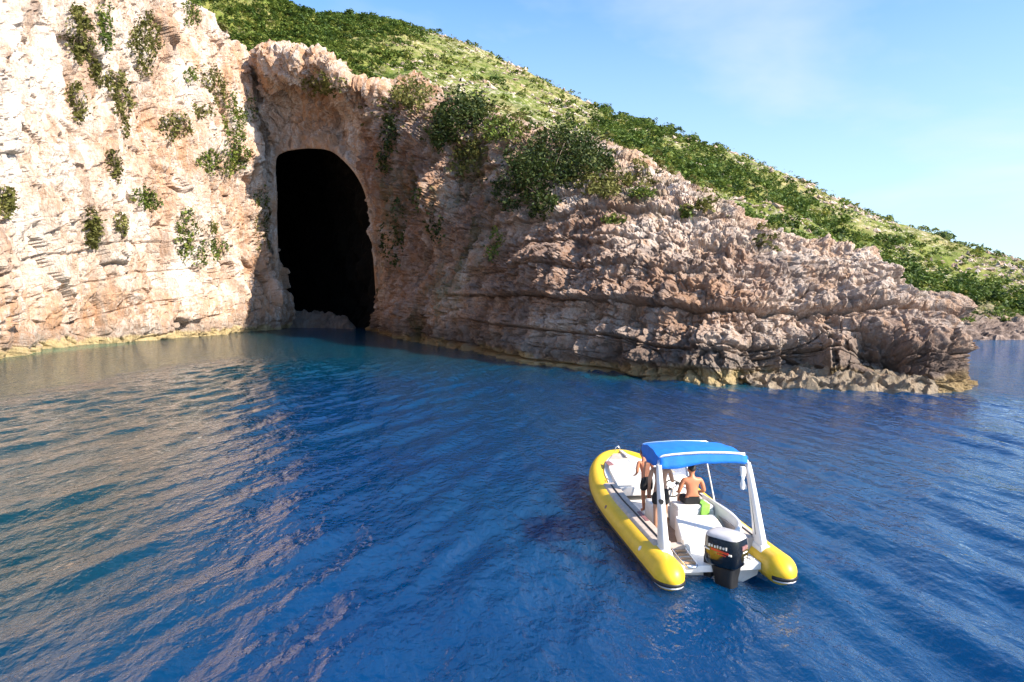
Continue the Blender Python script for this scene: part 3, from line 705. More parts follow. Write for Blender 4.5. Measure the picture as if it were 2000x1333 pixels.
# pale stones strewn over the upper slope (one mass)
r = np.random.RandomState(21); wst = sstep(720, 830, hx[vis]) * np.clip(.2 + .8 * fbm(VHl[vis] / 10, 3, 551), .02, 1) * (1 - bl) * (1 - .6 * leftw) * area
n = 2600; ch = r.choice(vis, n, p=wst / wst.sum()); c = VHl[ch]
ov = np.array([(1, 0, 0), (-1, 0, 0), (0, 1, 0), (0, -1, 0), (0, 0, 1), (0, 0, -1)], float); of = np.array([(0, 2, 4), (2, 1, 4), (1, 3, 4), (3, 0, 4), (2, 0, 5), (1, 2, 5), (3, 1, 5), (0, 3, 5)])
sz = (.2 + .75 * r.rand(n) ** 2.5)
V = c[:, None] + ov[None] * (1 + .5 * r.randn(n, 6, 1) * .6) * sz[:, None, None] * np.array([1.2, 1, .75]) + r.randn(n, 6, 3) * sz[:, None, None] * .2
Fs = (of[None] + (np.arange(n) * 6)[:, None, None]).reshape(-1, 3); z0 = np.zeros(n * 6)
tag(npmesh('scattered_stones', V.reshape(-1, 3), Fs, ROCK, attrs=dict(warm=z0, grey=z0 + .4, tide=z0, splash=z0, moss=z0, cave=z0)), 'pale limestone stones strewn over the green slope', kind='stuff')

# ------------------------------------------------------------------ the boat
YEL = worn('yellow tube fabric', (.80, .50, .022), .42, .06, 5, .15, 90)
WHT = worn('white gelcoat', (.78, .76, .73), .3, .04, 4)
CUSH = worn('white vinyl cushion', (.80, .79, .77), .5, .04, 5, .2, 40)
BEI = worn('beige non-slip', (.50, .42, .36), .7, .1, 9, .3, 160)
SOLE = worn('brown deck sole', (.30, .20, .13), .6, .15, 9)
TEAK = worn('teak step', (.40, .25, .14), .6, .15, 14)
BLK = worn('black rubber', (.012, .012, .013), .5, .1, 8)
COWL = mat('black cowling', (.008, .008, .009), .16, Coat_Weight=.6, Coat_Roughness=.06)
GREY = worn('grey cowling cap', (.46, .45, .47), .3, .05, 6)
REDD = mat('red decal', (.55, .02, .015), .35)
WDEC = mat('white decal', (.75, .72, .66), .4)
PINK = worn('faded red panel', (.26, .12, .12), .6, .15, 14)
STEEL = mat('stainless tube', (.72, .72, .72), .25, 1.0)
BLUE = worn('blue canvas', (.003, .16, .62), .75, .08, 7, .4, 25)
GLASS = mat('smoked acrylic', (.35, .37, .45), .08, Alpha=.45)
SKIN = worn('tanned skin', (.52, .20, .10), .5, .1, 5)
SKIN2 = worn('lighter tanned skin', (.40, .22, .14), .5, .1, 5)
HAIR = worn('dark hair', (.018, .012, .010), .6, .15, 30)
HAIR2 = worn('brown hair', (.09, .035, .018), .6, .15, 30)
SHORT = worn('black shorts', (.012, .011, .012), .75, .2, 12)
GREEN = worn('green towel', (.24, .52, .08), .9, .12, 14, .5, 50)

def build(name, V, Fs, m, parent=None, smooth=True, bevel=0.0, seg=2):
    me = bpy.data.meshes.new(name); me.from_pydata([tuple(v) for v in V], [], [tuple(f) for f in Fs])
    bm = bmesh.new(); bm.from_mesh(me); bmesh.ops.remove_doubles(bm, verts=bm.verts, dist=1e-5); bmesh.ops.recalc_face_normals(bm, faces=bm.faces)
    if bevel: bmesh.ops.bevel(bm, geom=[e for e in bm.edges if len(e.link_faces) == 2 and e.calc_face_angle(0) > .5], offset=bevel, segments=seg, affect='EDGES', profile=.6)
    bm.to_mesh(me); bm.free()
    for p in me.polygons: p.use_smooth = smooth
    if smooth:
        try: me.set_sharp_from_angle(angle=R(50))
        except Exception: pass
    return link(name, me, m, parent)
def sweep(path, rad, sides=12, cap=True, sq=(1, 1), closed=False):
    """tube along a path; rad one number or one per point"""
    pts = [Vector(p) for p in path]; n = len(pts); rad = [rad] * n if isinstance(rad, (int, float)) else rad; V, Fs = [], []
    for i, p in enumerate(pts):
        tg = (pts[(i + 1) % n if closed else min(i + 1, n - 1)] - pts[(i - 1) % n if closed else max(i - 1, 0)]).normalized()
        s_ = tg.cross(Vector((0, 0, 1)))
        s_ = s_.normalized() if s_.length > 1e-3 else Vector((1, 0, 0))
        u = s_.cross(tg)
        for k in range(sides):
            a = 2 * math.pi * k / sides; V.append(p + (s_ * math.cos(a) * sq[0] + u * math.sin(a) * sq[1]) * rad[i])
    for i in range(n if closed else n - 1):
        j = (i + 1) % n
        for k in range(sides): Fs.append((i * sides + k, i * sides + (k + 1) % sides, j * sides + (k + 1) % sides, j * sides + k))
    if cap and not closed: Fs += [tuple(range(sides))[::-1], tuple((n - 1) * sides + k for k in range(sides))]
    return V, Fs
def loft(secs, cap=True):
    m = len(secs[0]); V = [Vector(p) for s_ in secs for p in s_]; Fs = []
    for i in range(len(secs) - 1):
        for k in range(m): Fs.append((i * m + k, i * m + (k + 1) % m, (i + 1) * m + (k + 1) % m, (i + 1) * m + k))
    if cap: Fs += [tuple(range(m))[::-1], tuple((len(secs) - 1) * m + k for k in range(m))]
    return V, Fs
def boxv(cx, cy, cz, sx, sy, sz, taper=1.0, shift=(0, 0)):
    x, y, z = sx / 2, sy / 2, sz / 2
    b = [(-x, -y), (x, -y), (x, y), (-x, y)]
    return loft([[(cx + a, cy + c, cz - z) for a, c in b], [(cx + a * taper + shift[0], cy + c * taper + shift[1], cz + z) for a, c in b]])
def smoothpath(pts, k=8): return [tuple(p) for p in catmull(np.array(pts, float), [k] * (len(pts) - 1))]

BOAT = thing('rigid_inflatable_boat', 'yellow and white rigid inflatable boat with blue canopy and black outboard', 'boat', (3.93, 12.9, 0), R(7))
BM = Matrix.Translation((3.93, 12.9, 0)) @ Matrix.Rotation(R(7), 4, 'Z')
half = [(-1.09, -.42, .27), (-1.09, .3, .27), (-1.10, 1.5, .29), (-1.11, 3.0, .33), (-1.08, 4.2, .40), (-.98, 5.2, .49), (-.76, 6.1, .60), (-.42, 6.75, .70), (0, 7.0, .74)]
full = half + [(-x, y, z) for x, y, z in half[-2::-1]]
tp = smoothpath(full, 8); n = len(tp)
rads = []
for i, p in enumerate(tp):
    r = .29 - .06 * max(0, (p[1] - 4) / 3)
    rads.append(r)
# rounded tail cones at both ends
def dome(p, r, sgn):
    out = []
    for t in (0.15, .35, .55, .72, .86, .95, .995): out.append(((p[0], p[1] - .36 * t, p[2]), r * math.sqrt(1 - t * t) * (1 - .10 * t)))
    return out
d0 = dome(tp[0], .29, 1)[::-1]; d1 = dome(tp[-1], .29, -1)
path = [q for q, _ in d0] + list(tp) + [q for q, _ in d1]; rr = [r for _, r in d0] + rads + [r for _, r in d1]
TUBE = build('tube', *sweep(path, rr, 28), YEL, BOAT)
# rubbing strake around the outside, wrapping the tail cones
def strake(off, zz, name, w_, m, parent):
    pp = []
    for i, p in enumerate(tp):
        a = Vector(tp[max(i - 1, 0)]); b = Vector(tp[min(i + 1, n - 1)]); tg = (b - a).normalized(); nx = Vector((-tg.y, tg.x, 0)).normalized()
        pp.append(Vector(p) + nx * (math.sqrt(max(rads[i] ** 2 - zz ** 2, 0)) + off) + Vector((0, 0, zz)))
    for sgn, end in ((-1, 0), (1, -1)):
        c = Vector(tp[end]); arc = []
        for k in range(1, 9):
            a = math.pi * k / 9 * .95
            rr_ = math.sqrt(.29 ** 2 - zz ** 2) + off
            arc.append(c + Vector((sgn * rr_ * math.cos(a), -.345 * math.sin(a) - off * .5, zz)))
        pp = arc[::-1] + pp if end == 0 else pp + arc
    return build(name, *sweep(pp, w_, 8, True, (.45, 1.0)), m, parent)
strake(.004, -.085, 'rub_strake', .036, BLK, TUBE)
strake(.003, -.135, 'strake_edge', .016, GREY, TUBE)
for sx in (-1, 1):
    vv = build('valve', *sweep([(sx * 1.30, .55, .40), (sx * 1.345, .55, .425)], [.06, .05], 14), WHT, TUBE)
build('valve', *sweep([(-1.33, 3.1, .47), (-1.365, 3.1, .485)], [.05, .045], 14), PINK, TUBE)

# hull
secs = []
for y, wd, zk, zt in ((.0, .92, -.38, .22), (1.5, .92, -.40, .22), (3.2, .90, -.36, .24), (4.6, .82, -.22, .32), (5.6, .62, .0, .44), (6.4, .36, .28, .56), (6.85, .10, .52, .66)):
    secs.append([(-wd, y, zt), (-wd * .92, y, zt - .22 if y < 5 else zt - .1), (0, y, zk), (wd * .92, y, zt - .22 if y < 5 else zt - .1), (wd, y, zt)])
HULL = build('hull', *loft(secs), WHT, BOAT)
DECK = build('deck', *boxv(0, 2.35, .215, 1.72, 3.9, .05), SOLE, BOAT, bevel=.008)
# bow deck, following the inside of the tube
def inner(y, ins=.25): # half width inside the tube at station y
    xs_ = np.interp(y, [0, .3, 1.5, 3.0, 4.2, 5.2, 6.1, 6.75, 6.95], [1.09, 1.09, 1.10, 1.11, 1.08, .98, .76, .42, .12]); return max(xs_ - ins, .03)
ys_ = np.linspace(4.05, 6.8, 12)
def plate(ys_, f0, f1, z0, z1, rise):
    """deck plate between fractions f0..f1 of the half width"""
    secs = []
    for y in ys_:
        h = inner(y); zz = rise * (y - 4.0); a, b = f0 * h, f1 * h
        secs.append([(a, y, z0 + zz), (b, y, z0 + zz), (b, y, z1 + zz), (a, y, z1 + zz)])
    return loft(secs)
BOW = build('bow_deck', *plate(ys_, -1.16, 1.16, .44, .66, .085), WHT, BOAT, bevel=.015)
for f0, f1 in ((-.98, -.02), (.02, .98)):
    build('bow_cushion', *plate(np.linspace(4.12, 5.95, 9), f0, f1, .664, .76, .085), CUSH, BOW, bevel=.03, seg=3)
build('anchor_locker', *plate(np.linspace(6.02, 6.70, 6), -.95, .95,   .664, .695, .085), BEI, BOW, bevel=.008)
build('bow_roller', *boxv(.10, 6.55, .945, .09, .66, .05), WHT, BOW, bevel=.012)
ring = [(.07 * math.cos(a) , 6.9, .99 + .09 * math.sin(a)) for a in np.linspace(0, 2 * math.pi, 17)[:-1]]
build('bow_ring', *sweep(ring, .014, 8, closed=True), STEEL, BOW)
build('bow_panel', *boxv(-.60, 5.62, .905, .17, .40, .02), PINK, BOW, bevel=.006)
build('cleat', *sweep([(-.92, 4.35, .70), (-.92, 4.40, .76), (-.92, 4.6, .76), (-.92, 4.65, .70)], .014, 8), STEEL, BOW)
# gunwales with a black groove strip
for sx in (-1, 1):
    secs = []
    for y in np.linspace(.30, 4.3, 16):
        xo = inner(y, -.05) ; xi = inner(y, .30); zz = np.interp(y, [0, 3, 4.3], [.60, .66, .72]); e = .02
        secs.append([(sx * xi, y, .2), (sx * xo, y, .40), (sx * xo, y, zz - .045), (sx * (xo - .05), y, zz), (sx * (xi + .02), y, zz + .02), (sx * xi, y, zz)])
    GW = build('gunwale', *loft(secs), BEI, BOAT, bevel=.008)
    build('grip_strip', *sweep([(sx * (inner(y, .13)), y, np.interp(y, [0, 3, 4.3], [.60, .66, .72]) + .016) for y in np.linspace(.45, 4.1, 20)], .022, 8, True, (1, .6)), BLK, GW)
    build('step_pad', *loft([[(sx * (inner(y, .27)), y, np.interp(y, [0, 3, 4.3], [.60, .66, .72]) + .018 + k) for (y, k) in ((1.5, 0), (2.1, 0), (2.1, .012), (1.5, .012))], [(sx * inner(y, .19), y, np.interp(y, [0, 3, 4.3], [.60, .66, .72]) + .012 + k) for (y, k) in ((1.5, 0), (2.1, 0), (2.1, .012), (1.5, .012))]]), PINK, GW)
# starboard coaming curving round the cockpit corner
cp = smoothpath([(.80, 2.6, .0), (.84, 1.9, .0), (.86, 1.2, .0), (.80, .75, .0), (.55, .52, .0), (.25, .45, .0)], 6)
secs = []
for i, (x, y, _) in enumerate(cp):
    f = i / (len(cp) - 1); h = .86 + .10 * math.sin(f * math.pi) - .28 * f; q = .075
    cx, cy = .28, 1.5; dx, dy = x - cx, y - cy; L_ = math.hypot(dx, dy); dx /= L_; dy /= L_
    secs.append([(x - dx * .10, y - dy * .10, .24), (x + dx * q, y + dy * q, .24), (x + dx * q, y + dy * q, h - .03), (x + dx * q * .4, y + dy * q * .4, h), (x - dx * .02, y - dy * .02, h - .02)])
build('side_coaming', *loft(secs), WHT, BOAT, bevel=.012)
# aft sunpad over the engine well
PAD = build('aft_sunpad', *loft([[(-.50, .50, .24), (.50, .50, .24), (.72, 1.72, .24), (-.18, 1.72, .24)], [(-.50, .50, .60), (.50, .50, .60), (.72, 1.72, .66), (-.18, 1.72, .66)]]), CUSH, BOAT, bevel=.035, seg=3)
for (x, y) in ((-.02, 1.5), (.22, 1.5), (.46, 1.5), (.12, 1.32), (-.15, .95), (.02, 1.05)):
    zz = .60 + (y - .5) / 1.22 * .06
    build('button', *sweep([(x, y, zz - .01), (x, y, zz + .012)], [.028, .02], 10), GREY, PAD)
# stern platform, transom, swim ladder
PLAT = build('stern_platform', *boxv(0, .12, .27, 1.60, .76, .14), WHT, BOAT, bevel=.025, seg=3)
build('transom', *boxv(.08, .44, .45, 1.15, .12, .30), WHT, BOAT, bevel=.025)
build('transom_step', *boxv(-.62, .48, .42, .36, .22, .16), BEI, BOAT, bevel=.02)
LAD = build('swim_ladder', *sweep(smoothpath([(-.74, .42, .47), (-.72, .2, .40), (-.70, -.2, .36), (-.66, -.28, .33), (-.52, -.28, .33), (-.48, -.2, .36), (-.47, .2, .40), (-.47, .42, .47)], 4), .02, 8), STEEL, BOAT)
for k in range(4): build('ladder_step', *boxv(-.595 , -.17 + k * .155, .375 + .03 * k * .6, .22, .075, .025), TEAK, LAD, bevel=.006)
# cleats on the platform corners
for sx in (-1, 1): build('cleat', *sweep([(sx * .70, -.17, .33), (sx * .70, -.15, .38), (sx * .70, -.02, .38), (sx * .70, 0, .33)], .013, 8), STEEL, PLAT)

# helm bench and console
BEN = build('helm_bench', *boxv(.36, 2.13, .46, .86, .50, .50, .97), WHT, BOAT, bevel=.03, seg=3)
build('bench_cushion', *boxv(.36, 2.13, .755, .82, .46, .09), CUSH, BEN, bevel=.03, seg=3)
CON = build('console', *loft([[(-.12, 2.78, .24), (.66, 2.78, .24), (.60, 3.34, .24), (-.06, 3.34, .24)], [(-.12, 2.80, .95), (.66, 2.80, .95), (.60, 3.36, .95), (-.06, 3.36, .95)], [(-.08, 2.92, 1.16), (.62, 2.92, 1.16), (.56, 3.34, 1.20), (-.02, 3.34, 1.20)]]), WHT, BOAT, bevel=.03, seg=3)
WS = build('windscreen', *loft([[(-.10, 3.12, 1.17), (.64, 3.12, 1.17), (.60, 3.28, 1.62), (-.06, 3.28, 1.62)], [(-.10, 3.135, 1.17), (.64, 3.135, 1.17), (.60, 3.295, 1.62), (-.06, 3.295, 1.62)]]), GLASS, CON, smooth=False)
build('screen_rail', *sweep(smoothpath([(-.12, 3.10, 1.16), (-.08, 3.27, 1.60), (-.02, 3.29, 1.64), (.56, 3.29, 1.64), (.62, 3.27, 1.60), (.66, 3.10, 1.16)], 5), .018, 8), STEEL, WS)
wc = Vector((.10, 2.66, 1.0)); uu_ = Vector((1, 0, 0)); vv_ = Vector((0, .35, .94))
SW = build('steering_wheel', *sweep([tuple(wc + (uu_ * math.cos(a) + vv_ * math.sin(a)) * .19) for a in np.linspace(0, 2 * math.pi, 25)[:-1]], .016, 8, closed=True), BLK, CON)
for a in (.5, 2.6, 4.7): build('spoke', *sweep([tuple(wc), tuple(wc + (uu_ * math.cos(a) + vv_ * math.sin(a)) * .185)], .012, 6), STEEL, SW)
build('wheel_column', *sweep([tuple(wc), (.10, 2.86, .93)], .03, 10), BLK, SW)
for x, z in ((-.02, 1.06), (.30, 1.06), (.46, 1.06)): build('gauge', *sweep([(x, 2.865, z), (x, 2.835, z - .005)], .05, 14), BLK, CON)
build('throttle', *sweep([(.52, 2.82, .92), (.52, 2.76, 1.02), (.52, 2.72, 1.14)], [.03, .016, .022], 10), BLK, CON)
build('jockey_seat', *boxv(-.30, 2.72, .46, .30, .62, .46, .9), CUSH, BOAT, bevel=.05, seg=3)

# arch
ARCH = build('arch_bar', *sweep(smoothpath([(-.93, .66, 2.02), (-.90, .70, 2.14), (-.80, .72, 2.21), (-.4, .72, 2.245), (0, .72, 2.255), (.4, .72, 2.245), (.80, .72, 2.21), (.90, .70, 2.14), (.93, .66, 2.02)], 6), .033, 12), WHT, BOAT)
for sx in (-1, 1):
    secs = []
    for z, x, y, wy, wx in ((.42, .99, .16, .22, .085), (.62, .985, .20, .20, .075), (1.0, .972, .30, .15, .065), (1.5, .955, .46, .115, .055), (1.9, .94, .60, .085, .048), (2.06, .93, .66, .07, .042)):
        secs.append([(sx * x + wx * math.copysign(abs(math.cos(a)) ** .55, math.cos(a)), y + wy * math.copysign(abs(math.sin(a)) ** .55, math.sin(a)), z) for a in np.linspace(0, 2 * math.pi, 17)[:-1]])
    AL = build('arch_leg', *loft(secs), WHT, BOAT)
    build('arch_foot', *boxv(sx * .99, .16, .50, .24, .52, .14, .8), WHT, AL, bevel=.03, seg=3)
    build('leg_groove', *sweep([(sx * .985 - sx * .073, y, z) for y, z in ((.22, .72), (.32, 1.05), (.46, 1.5), (.58, 1.85))], .012, 6), BEI if sx < 0 else BLK, AL)
build('lamp_bracket', *boxv(-.925, .50, 1.30, .05, .10, .08), BLK, AL, bevel=.01)
build('horn', *sweep([(-1.0, .36, 1.42), (-1.0, .28, 1.42)], [.035, .05], 12), BLK, ARCH)

# canopy
nx_, ny_ = 17, 13; V = []; Fs = []
rc = np.random.RandomState(3)
for j in range(ny_):
    f = j / (ny_ - 1); y = .66 + 1.62 * f; hw = .92 - .16 * f
    for i in range(nx_):
        a = -1 + 2 * i / (nx_ - 1); z = 2.20 + .08 * math.sin(f * math.pi) - .05 * f + .05 * (1 - a * a) - .018 * (math.sin(f * math.pi * 3) ** 2) - .012 * abs(math.sin(a * 5 + f * 3))
        V.append((a * hw, y, z))
for j in range(ny_ - 1):
    for i in range(nx_ - 1): b = j * nx_ + i; Fs.append((b, b + 1, b + nx_ + 1, b + nx_))
def skirt(idx, drop, outd):
    base = len(V); L_ = len(idx)
    for r_ in (1, 2, 3):
        for q, ii in enumerate(idx):
            x, y, z = V[ii]; d = drop(q / (L_ - 1)) * r_ / 3; wv_ = .012 * math.sin(q * 1.9 + r_)
            V.append((x + outd[0] * (d * .22 + wv_), y + outd[1] * (d * .22 + wv_), z - d))
    rows = [idx] + [[base + r_ * L_ + q for q in range(L_)] for r_ in range(3)]
    for r_ in range(3):
        for q in range(L_ - 1): Fs.append((rows[r_][q], rows[r_][q + 1], rows[r_ + 1][q + 1], rows[r_ + 1][q]))
skirt(list(range(nx_)), lambda t: .21 - .05 * t + .05 * math.exp(-((t - .2) / .12) ** 2), (0, -1))
skirt([j * nx_ for j in range(ny_)], lambda t: .10 + .20 * math.sin(t * math.pi) ** .7, (-1, 0))
skirt([j * nx_ + nx_ - 1 for j in range(ny_)], lambda t: .08 + .06 * math.sin(t * math.pi), (1, 0))
skirt([(ny_ - 1) * nx_ + i for i in range(nx_)], lambda t: .12, (0, 1))
CAN = build('canopy', V, Fs, BLUE, BOAT); sol = CAN.modifiers.new('thickness', 'SOLIDIFY'); sol.thickness = .008
for y, hw in ((1.45, .835), (2.22, .76)):
    build('canopy_bow', *sweep(smoothpath([(-hw, y, 2.12), (-hw * .9, y, 2.17), (0, y, 2.20), (hw * .9, y, 2.17), (hw, y, 2.12)], 4), .014, 8), STEEL, CAN)
for sx in (-1, 1):
    if sx > 0: build('strut', *sweep([(sx * .98, 2.25, .62), (sx * .62, 2.18, 2.14)], .016, 8), WHT, CAN)
build('piping', *sweep([(a * .925, .645, 2.235 + .05 * (1 - a * a)) for a in np.linspace(-.93, .93, 20)], .016, 6), WDEC, CAN)

# outboard engine, turned to starboard
ENG = bpy.data.objects.new('outboard_motor', None); C.objects.link(ENG); ENG.parent = BOAT; ENG.location = (.02, -.30, 0); ENG.rotation_euler = (0, 0, R(36))
def rsec(z, hw, y0, y1, e=.5, n_=24):
    cy = (y0 + y1) / 2; hl = (y1 - y0) / 2
    return [(hw * math.copysign(abs(math.cos(a)) ** e, math.cos(a)), cy + hl * math.copysign(abs(math.sin(a)) ** e, math.sin(a)), z) for a in np.linspace(0, 2 * math.pi, n_ + 1)[:-1]]
build('cowling', *loft([rsec(.36, .20, -.30, .26), rsec(.42, .25, -.37, .30), rsec(.52, .275, -.41, .32), rsec(.70, .28, -.42, .32), rsec(.86, .27, -.40, .31), rsec(.92, .265, -.385, .305)]), COWL, ENG)
build('cowling_cap', *loft([rsec(.925, .262, -.38, .30), rsec(.965, .25, -.36, .285), rsec(.995, .21, -.30, .24), rsec(1.01, .14, -.20, .16)]), GREY, ENG)
build('midsection', *loft([rsec(.36, .20, -.30, .20), rsec(.15, .17, -.26, .14), rsec(-.15, .13, -.24, .10), rsec(-.55, .085, -.18, .06)]), BLK, ENG)
build('cavitation_plate', *loft([rsec(-.30, .17, -.36, .12), rsec(-.275, .17, -.36, .12)]), BLK, ENG)
build('clamp_bracket', *boxv(0, .27, .30, .26, .16, .44), BLK, ENG, bevel=.02)
for k in range(3): build('blade', *loft([[(.02 * math.cos(2.09 * k), -.20, -.60 + .02 * math.sin(2.09 * k)), (.05 * math.cos(2.09 * k + .5), -.22, -.60 + .05 * math.sin(2.09 * k + .5)), (.15 * math.cos(2.09 * k + .3), -.235, -.60 + .15 * math.sin(2.09 * k + .3)), (.15 * math.cos(2.09 * k - .2), -.21, -.60 + .15 * math.sin(2.09 * k - .2))], [(.02 * math.cos(2.09 * k), -.21, -.60 + .02 * math.sin(2.09 * k)), (.05 * math.cos(2.09 * k + .5), -.23, -.60 + .05 * math.sin(2.09 * k + .5)), (.15 * math.cos(2.09 * k + .3), -.245, -.60 + .15 * math.sin(2.09 * k + .3)), (.15 * math.cos(2.09 * k - .2), -.22, -.60 + .15 * math.sin(2.09 * k - .2))]]), BLK, ENG)
build('gearcase', *sweep([(0, .14, -.60), (0, .06, -.60), (0, -.16, -.60), (0, -.24, -.60)], [.02, .06, .055, .03], 12), BLK, ENG)
# decals: letter-like strokes on the port flank, bars on the back
def flank(y0, y1, z0, z1, m, nm, sl=0.0): # port flank x = -.28
    x = -.286
    build(nm, *loft([[(x, y0, z0), (x, y1, z0 + sl), (x, y1, z1 + sl), (x, y0, z1)], [(x + .03, y0, z0), (x + .03, y1, z0 + sl), (x + .03, y1, z1 + sl), (x + .03, y0, z1)]]), m, ENG, smooth=False)
flank(-.25, .10, .665, .705, REDD, 'red_stripe', .03); flank(-.20, -.02, .625, .645, REDD, 'red_stripe', .015)
for k, wd in enumerate((.035, .025, .03, .025, .03, .035, .025)):
    y = .155 - k * .058; flank(y - wd, y, .745 + .004 * (k % 2), .80 - .006 * (k % 3), WDEC, 'letter', 0)
flank(.13, .26, .675, .70, WDEC, 'white_stripe', .02); flank(-.31, -.255, .655, .685, WDEC, 'white_stripe', 0)
for z, wd in ((.70, .15), (.61, .11), (.56, .09), (.515, .10)):
    build('white_bar', *boxv(.02 if z > .65 else .04, -.409, z, wd, .03, .022), WDEC, ENG, smooth=False)
build('red_badge', *boxv(.01, -.407, .785, .18, .03, .07), PINK, ENG, smooth=False)

# ------------------------------------------------------------------ people and loose things aboard
def skinned(name, joints, edges, m, parent=None, lev=2, root=0):
    names = list(joints); me = bpy.data.meshes.new(name)
    me.from_pydata([joints[k][0] for k in names], [(names.index(a), names.index(b)) for a, b in edges], [])
    o = bpy.data.objects.new(name, me); C.objects.link(o); o.modifiers.new('skin', 'SKIN')
    if not me.skin_vertices: me.skin_vertices.new()
    for i, k in enumerate(names):
        r = joints[k][1]; sv = me.skin_vertices[0].data[i]; sv.radius = r if isinstance(r, tuple) else (r, r); sv.use_root = (i == root)
    sub = o.modifiers.new('sub', 'SUBSURF'); sub.levels = lev; sub.render_levels = lev
    dg = bpy.context.evaluated_depsgraph_get(); fin = bpy.data.meshes.new_from_object(o.evaluated_get(dg))
    bpy.data.objects.remove(o); bpy.data.meshes.remove(me)
    fin.name = name; fin.materials.clear()
    for p in fin.polygons: p.use_smooth = True
    return link(name, fin, m, parent)
def person(label, loc, rz, scale, J, skin, hair, hat=False):
    """J: joint places, facing +Y; left = -x"""
    rad = dict(pelvis=(.135, .10), belly=(.125, .095), chest=(.155, .11), neck0=(.075, .075), neck=.055, head0=(.07, .08), head1=(.082, .095), head2=(.066, .078), nose=.014)
    for s_ in 'lr': rad.update({s_ + 'sh': .066, s_ + 'el': .045, s_ + 'wr': .03, s_ + 'palm': (.038, .022), s_ + 'hip': .095, s_ + 'kn': .062, s_ + 'an': .042, s_ + 'toe': (.042, .028), s_ + 'ear': .014})
    Jr = {k: (tuple(v), rad[k]) for k, v in J.items()}; E = [('pelvis', 'belly'), ('belly', 'chest'), ('chest', 'neck0'), ('neck0', 'neck'), ('neck', 'head0'), ('head0', 'head1'), ('head1', 'head2')]
    h1 = Vector(J['head1']); Jr['nose'] = (tuple(h1 + Vector((0, .115, -.02))), .014); E.append(('head1', 'nose'))
    for s_, sx in (('l', -1), ('r', 1)):
        E += [('chest', s_ + 'sh'), (s_ + 'sh', s_ + 'el'), (s_ + 'el', s_ + 'wr'), (s_ + 'wr', s_ + 'palm'), ('pelvis', s_ + 'hip'), (s_ + 'hip', s_ + 'kn'), (s_ + 'kn', s_ + 'an'), (s_ + 'an', s_ + 'toe')]
        Jr[s_ + 'ear'] = (tuple(h1 + Vector((sx * .092, -.01, -.01))), .014); E.append(('head1', s_ + 'ear'))
        wr = Vector(J[s_ + 'wr']); pm = Vector(J[s_ + 'palm']); dr = (pm - wr).normalized(); sd = dr.cross(Vector((0, 0, 1)));
        sd = sd.normalized() if sd.length > .1 else Vector((0, 1, 0)); nn = dr.cross(sd)
        for k, (off, ln) in enumerate(((-.027, .062), (-.009, .075), (.009, .07), (.027, .055))):
            a = pm + sd * off + dr * .03; b = a + dr * ln * .55 + nn * .012; c = b + dr * ln * .4 + nn * .025
            Jr[f'{s_}f{k}a'] = (tuple(a), .0095); Jr[f'{s_}f{k}b'] = (tuple(b), .009); Jr[f'{s_}f{k}c'] = (tuple(c), .0075)
            E += [(s_ + 'palm', f'{s_}f{k}a'), (f'{s_}f{k}a', f'{s_}f{k}b'), (f'{s_}f{k}b', f'{s_}f{k}c')]
        a = wr + dr * .03 - sd * .035; b = a + dr * .035 - sd * .02; Jr[s_ + 'ta'] = (tuple(a), .011); Jr[s_ + 'tb'] = (tuple(b), .009); E += [(s_ + 'wr', s_ + 'ta'), (s_ + 'ta', s_ + 'tb')]
    o = skinned('person', Jr, E, skin)
    tag(o, label, 'person', 'people aboard the boat')
    w_ = BM @ Vector(loc); o.location = w_; o.rotation_euler = (0, 0, R(7) + rz); o.scale = (scale,) * 3
    # shorts
    S = {'waist': (tuple(Vector(J['pelvis']).lerp(Vector(J['belly']), .45)), (.150, .118)), 'seat': (J['pelvis'], (.158, .124))}; E = [('waist', 'seat')]
    for s_ in 'lr':
        hp, kn = Vector(J[s_ + 'hip']), Vector(J[s_ + 'kn'])
        S[s_ + 'hip'] = (tuple(hp), .118); S[s_ + 'mid'] = (tuple(hp.lerp(kn, .4)), .112); S[s_ + 'hem'] = (tuple(hp.lerp(kn, .72)), .105)
        E += [('seat', s_ + 'hip'), (s_ + 'hip', s_ + 'mid'), (s_ + 'mid', s_ + 'hem')]
    skinned('shorts', S, E, SHORT, o, 2, 1)
    # hair cap
    V, Fs = [], []; c = Vector(J['head1']) + Vector((0, -.012, .012)); nu_, nv_ = 18, 8
    for j in range(nv_ + 1):
        th = j / nv_ * 1.0
        for i in range(nu_):
            a = 2 * math.pi * i / nu_; lim = 1.25 + .75 * max(0, -math.sin(a)); t_ = th * lim; k = 1 + .05 * math.sin(i * 2.4 + j)
            V.append(c + Vector((.096 * math.sin(t_) * math.cos(a) * k, .112 * math.sin(t_) * math.sin(a) * k, .118 * math.cos(t_))))
    for j in range(nv_):
        for i in range(nu_): Fs.append((j * nu_ + i, j * nu_ + (i + 1) % nu_, (j + 1) * nu_ + (i + 1) % nu_, (j + 1) * nu_ + i))
    hc = build('hair', V, Fs, hair, o); sm = hc.modifiers.new('thickness', 'SOLIDIFY'); sm.thickness = .012
    return o
